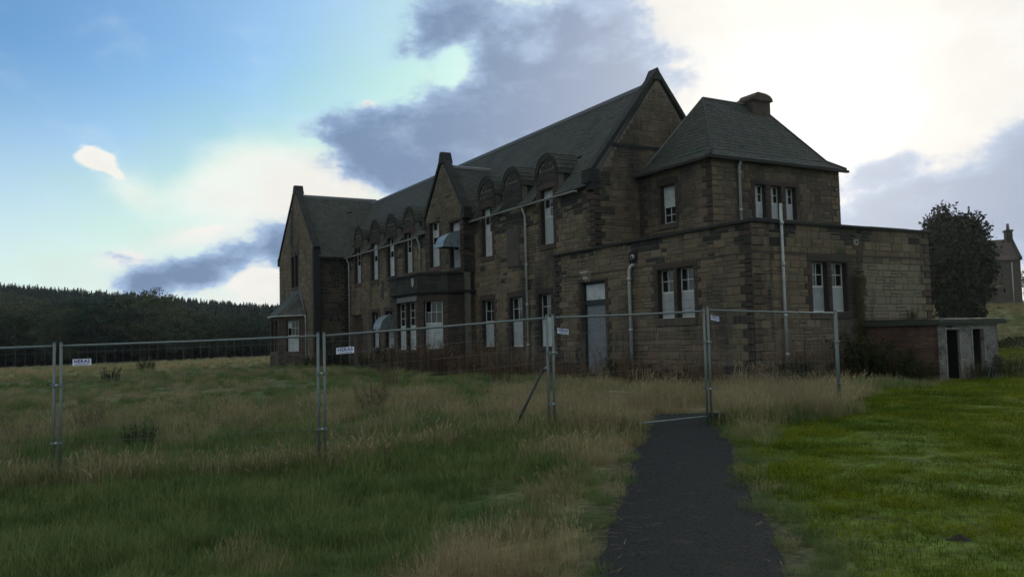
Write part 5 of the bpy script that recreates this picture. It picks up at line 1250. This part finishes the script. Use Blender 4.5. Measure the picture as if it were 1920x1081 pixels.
m = MB(); g_ = np.random.default_rng(5)
for _ in range(9000):
    t_ = g_.uniform(22, 44); D_ = 57.5+g_.normal()*.45; x, y = dl(D_, t_); hgt = .55+.5*float(vnoise(t_, 0, 1.3, 71)); z = gz(x, y)+hgt*math.sqrt(g_.random()); a = Vector(g_.normal(size=3)).normalized()*.07; b = a.cross(Vector(g_.normal(size=3))).normalized()*.045; p = Vector((x, y, z)); m.add([p-a, p+b, p+a, p-b], [(0, 1, 2, 3)], pick(W1))
tag(m.build('hedge', M['shrub']), 'low dark hedge at the foot of the bank beyond the outhouse', 'hedge')
# ------------------------------------------------------------------ far house
fx, fy = dl(80, 0)
def FHp(D, lat): return dl(D, lat)
FH = empty('far_house', (*FHp(80, 45.6), 3.3), label='distant sandstone house with a red tiled roof and chimneys behind the evergreen tree', cat='house')
HS = material('far_sandstone', (.060, .054, .044), .9, noise=[((.05, .045, .038), .9, .48, .66), ((.08, .065, .05), 3, .5, .7)], bump=(6, .5))
HT = material('red_tiles', (.040, .032, .030), .85, noise=[((.055, .035, .028), 1.2, .5, .7)], bump=(9, .6, .05))
fu = Vector((cH, -sH, 0)); fv = Vector((sH, cH, 0))
# its front runs across the view, turned 18 degrees
aa = R(-18); fu, fv = fu*math.cos(aa)+fv*math.sin(aa), fv*math.cos(aa)-fu*math.sin(aa)
o_ = Vector((*FHp(79, 48.3), 0))
def fb(m, a0, a1, b0_, b1_, z0, z1):
    m.hexa([o_+fu*a+fv*b+Vector((0, 0, z)) for z in (z0, z1) for a, b in ((a0, b0_), (a1, b0_), (a1, b1_), (a0, b1_))])
def house(a0, a1, dep, ze_, zr_, b=0):
    m = MB(); fb(m, a0, a1, b, b+dep, 2.0, ze_); P = lambda a, bb, z: o_+fu*a+fv*bb+Vector((0, 0, z))
    m.prism([P(a0, b, ze_), P(a0, b+dep, ze_), P(a0, b+dep/2, zr_-.15)], fu*(a1-a0)); m.build('wall', HS, FH)
    m = MB(); 
    for s0, s1 in ((b-.2, b+dep/2), (b+dep+.2, b+dep/2)):
        m.prism([P(a0+.1, s0, ze_-.1), P(a0+.1, s1, zr_), P(a0+.1, s1, zr_+.12), P(a0+.1, s0, ze_+.05)], fu*(a1-a0-.2))
    m.build('roof', HT, FH)
    for a in (a0, a1): 
        m = MB()
        for s0, s1 in ((b-.25, b+dep/2), (b+dep+.25, b+dep/2)): m.prism([P(a-.12, s0, ze_-.05), P(a-.12, s1, zr_+.1), P(a-.12, s1, zr_+.32), P(a-.12, s0, ze_+.2)], fu*.24)
        m.build('coping', M['trim'], FH)
house(-3.1, 0, 6, 7.9, 10.05); house(-13.5, -3.3, 7, 8.6, 11.0, b=1.0)
def chim(a, b, z0, z1, w, d, pot):
    m = MB(); fb(m, a-w/2, a+w/2, b-d/2, b+d/2, z0, z1); fb(m, a-w/2-.08, a+w/2+.08, b-d/2-.08, b+d/2+.08, z1, z1+.15); c = m.build('chimney', M['trim'], FH)
    m = MB(); p = o_+fu*a+fv*b; m.tube([(p.x, p.y, z1+.15), (p.x, p.y, z1+.15+pot)], [.16, .13], 8); m.build('chimney_pot', M['lead'], c)
chim(-.2, 3.0, 9.3, 10.9, .55, 1.0, .65); chim(-3.1, 3.8, 9.5, 10.7, .8, .8, .1)
for a, z1 in ((-.75, 7.7), (-3.25, 5.9)):
    m = MB(); p = o_+fu*a-fv*.1; m.tube([(p.x, p.y, 3.0), (p.x, p.y, z1)], .06, 6); m.build('drainpipe', M['pipe'], FH)
for a, z0, z1 in ((-4.9, 4.2, 5.8), (-7.2, 4.2, 5.8), (-9.6, 4.2, 5.8)):
    bb = 0 if a > -3.2 else 1.0
    m = MB(); fb(m, a-.45, a+.45, bb-.02, bb+.05, z0, z1); w = m.build('window', M['frame'], FH); m = MB(); fb(m, a-.38, a+.38, bb-.035, bb-.02, z0+.08, z1-.08); m.build('pane', M['glass'], w)
fixparent(FH)

# ------------------------------------------------------------------ thin haze, added also to imitate lens glare near the sun
q = MB(); X0, X1, Y0, Y1 = gx[0]-20, gx[-1]+20, gy[0]-20, gy[-1]+20
q.box((X0, Y0, float(GZ.min())-1.2), (X1, Y1, 46)); hzo = q.build('haze', None); hzo['kind'] = 'stuff'
hm = bpy.data.materials.new('haze_air'); hm.use_nodes = True; t = hm.node_tree; t.nodes.clear()
pv = t.nodes.new('ShaderNodeVolumePrincipled'); mo = t.nodes.new('ShaderNodeOutputMaterial'); t.links.new(pv.outputs[0], mo.inputs['Volume'])
pv.inputs['Color'].default_value = (.90, .92, .95, 1); pv.inputs['Density'].default_value = .00012; pv.inputs['Anisotropy'].default_value = .66
hzo.data.materials.append(hm)
hzo['label'] = 'thin pale evening haze over the whole place, added partly to imitate lens glare'
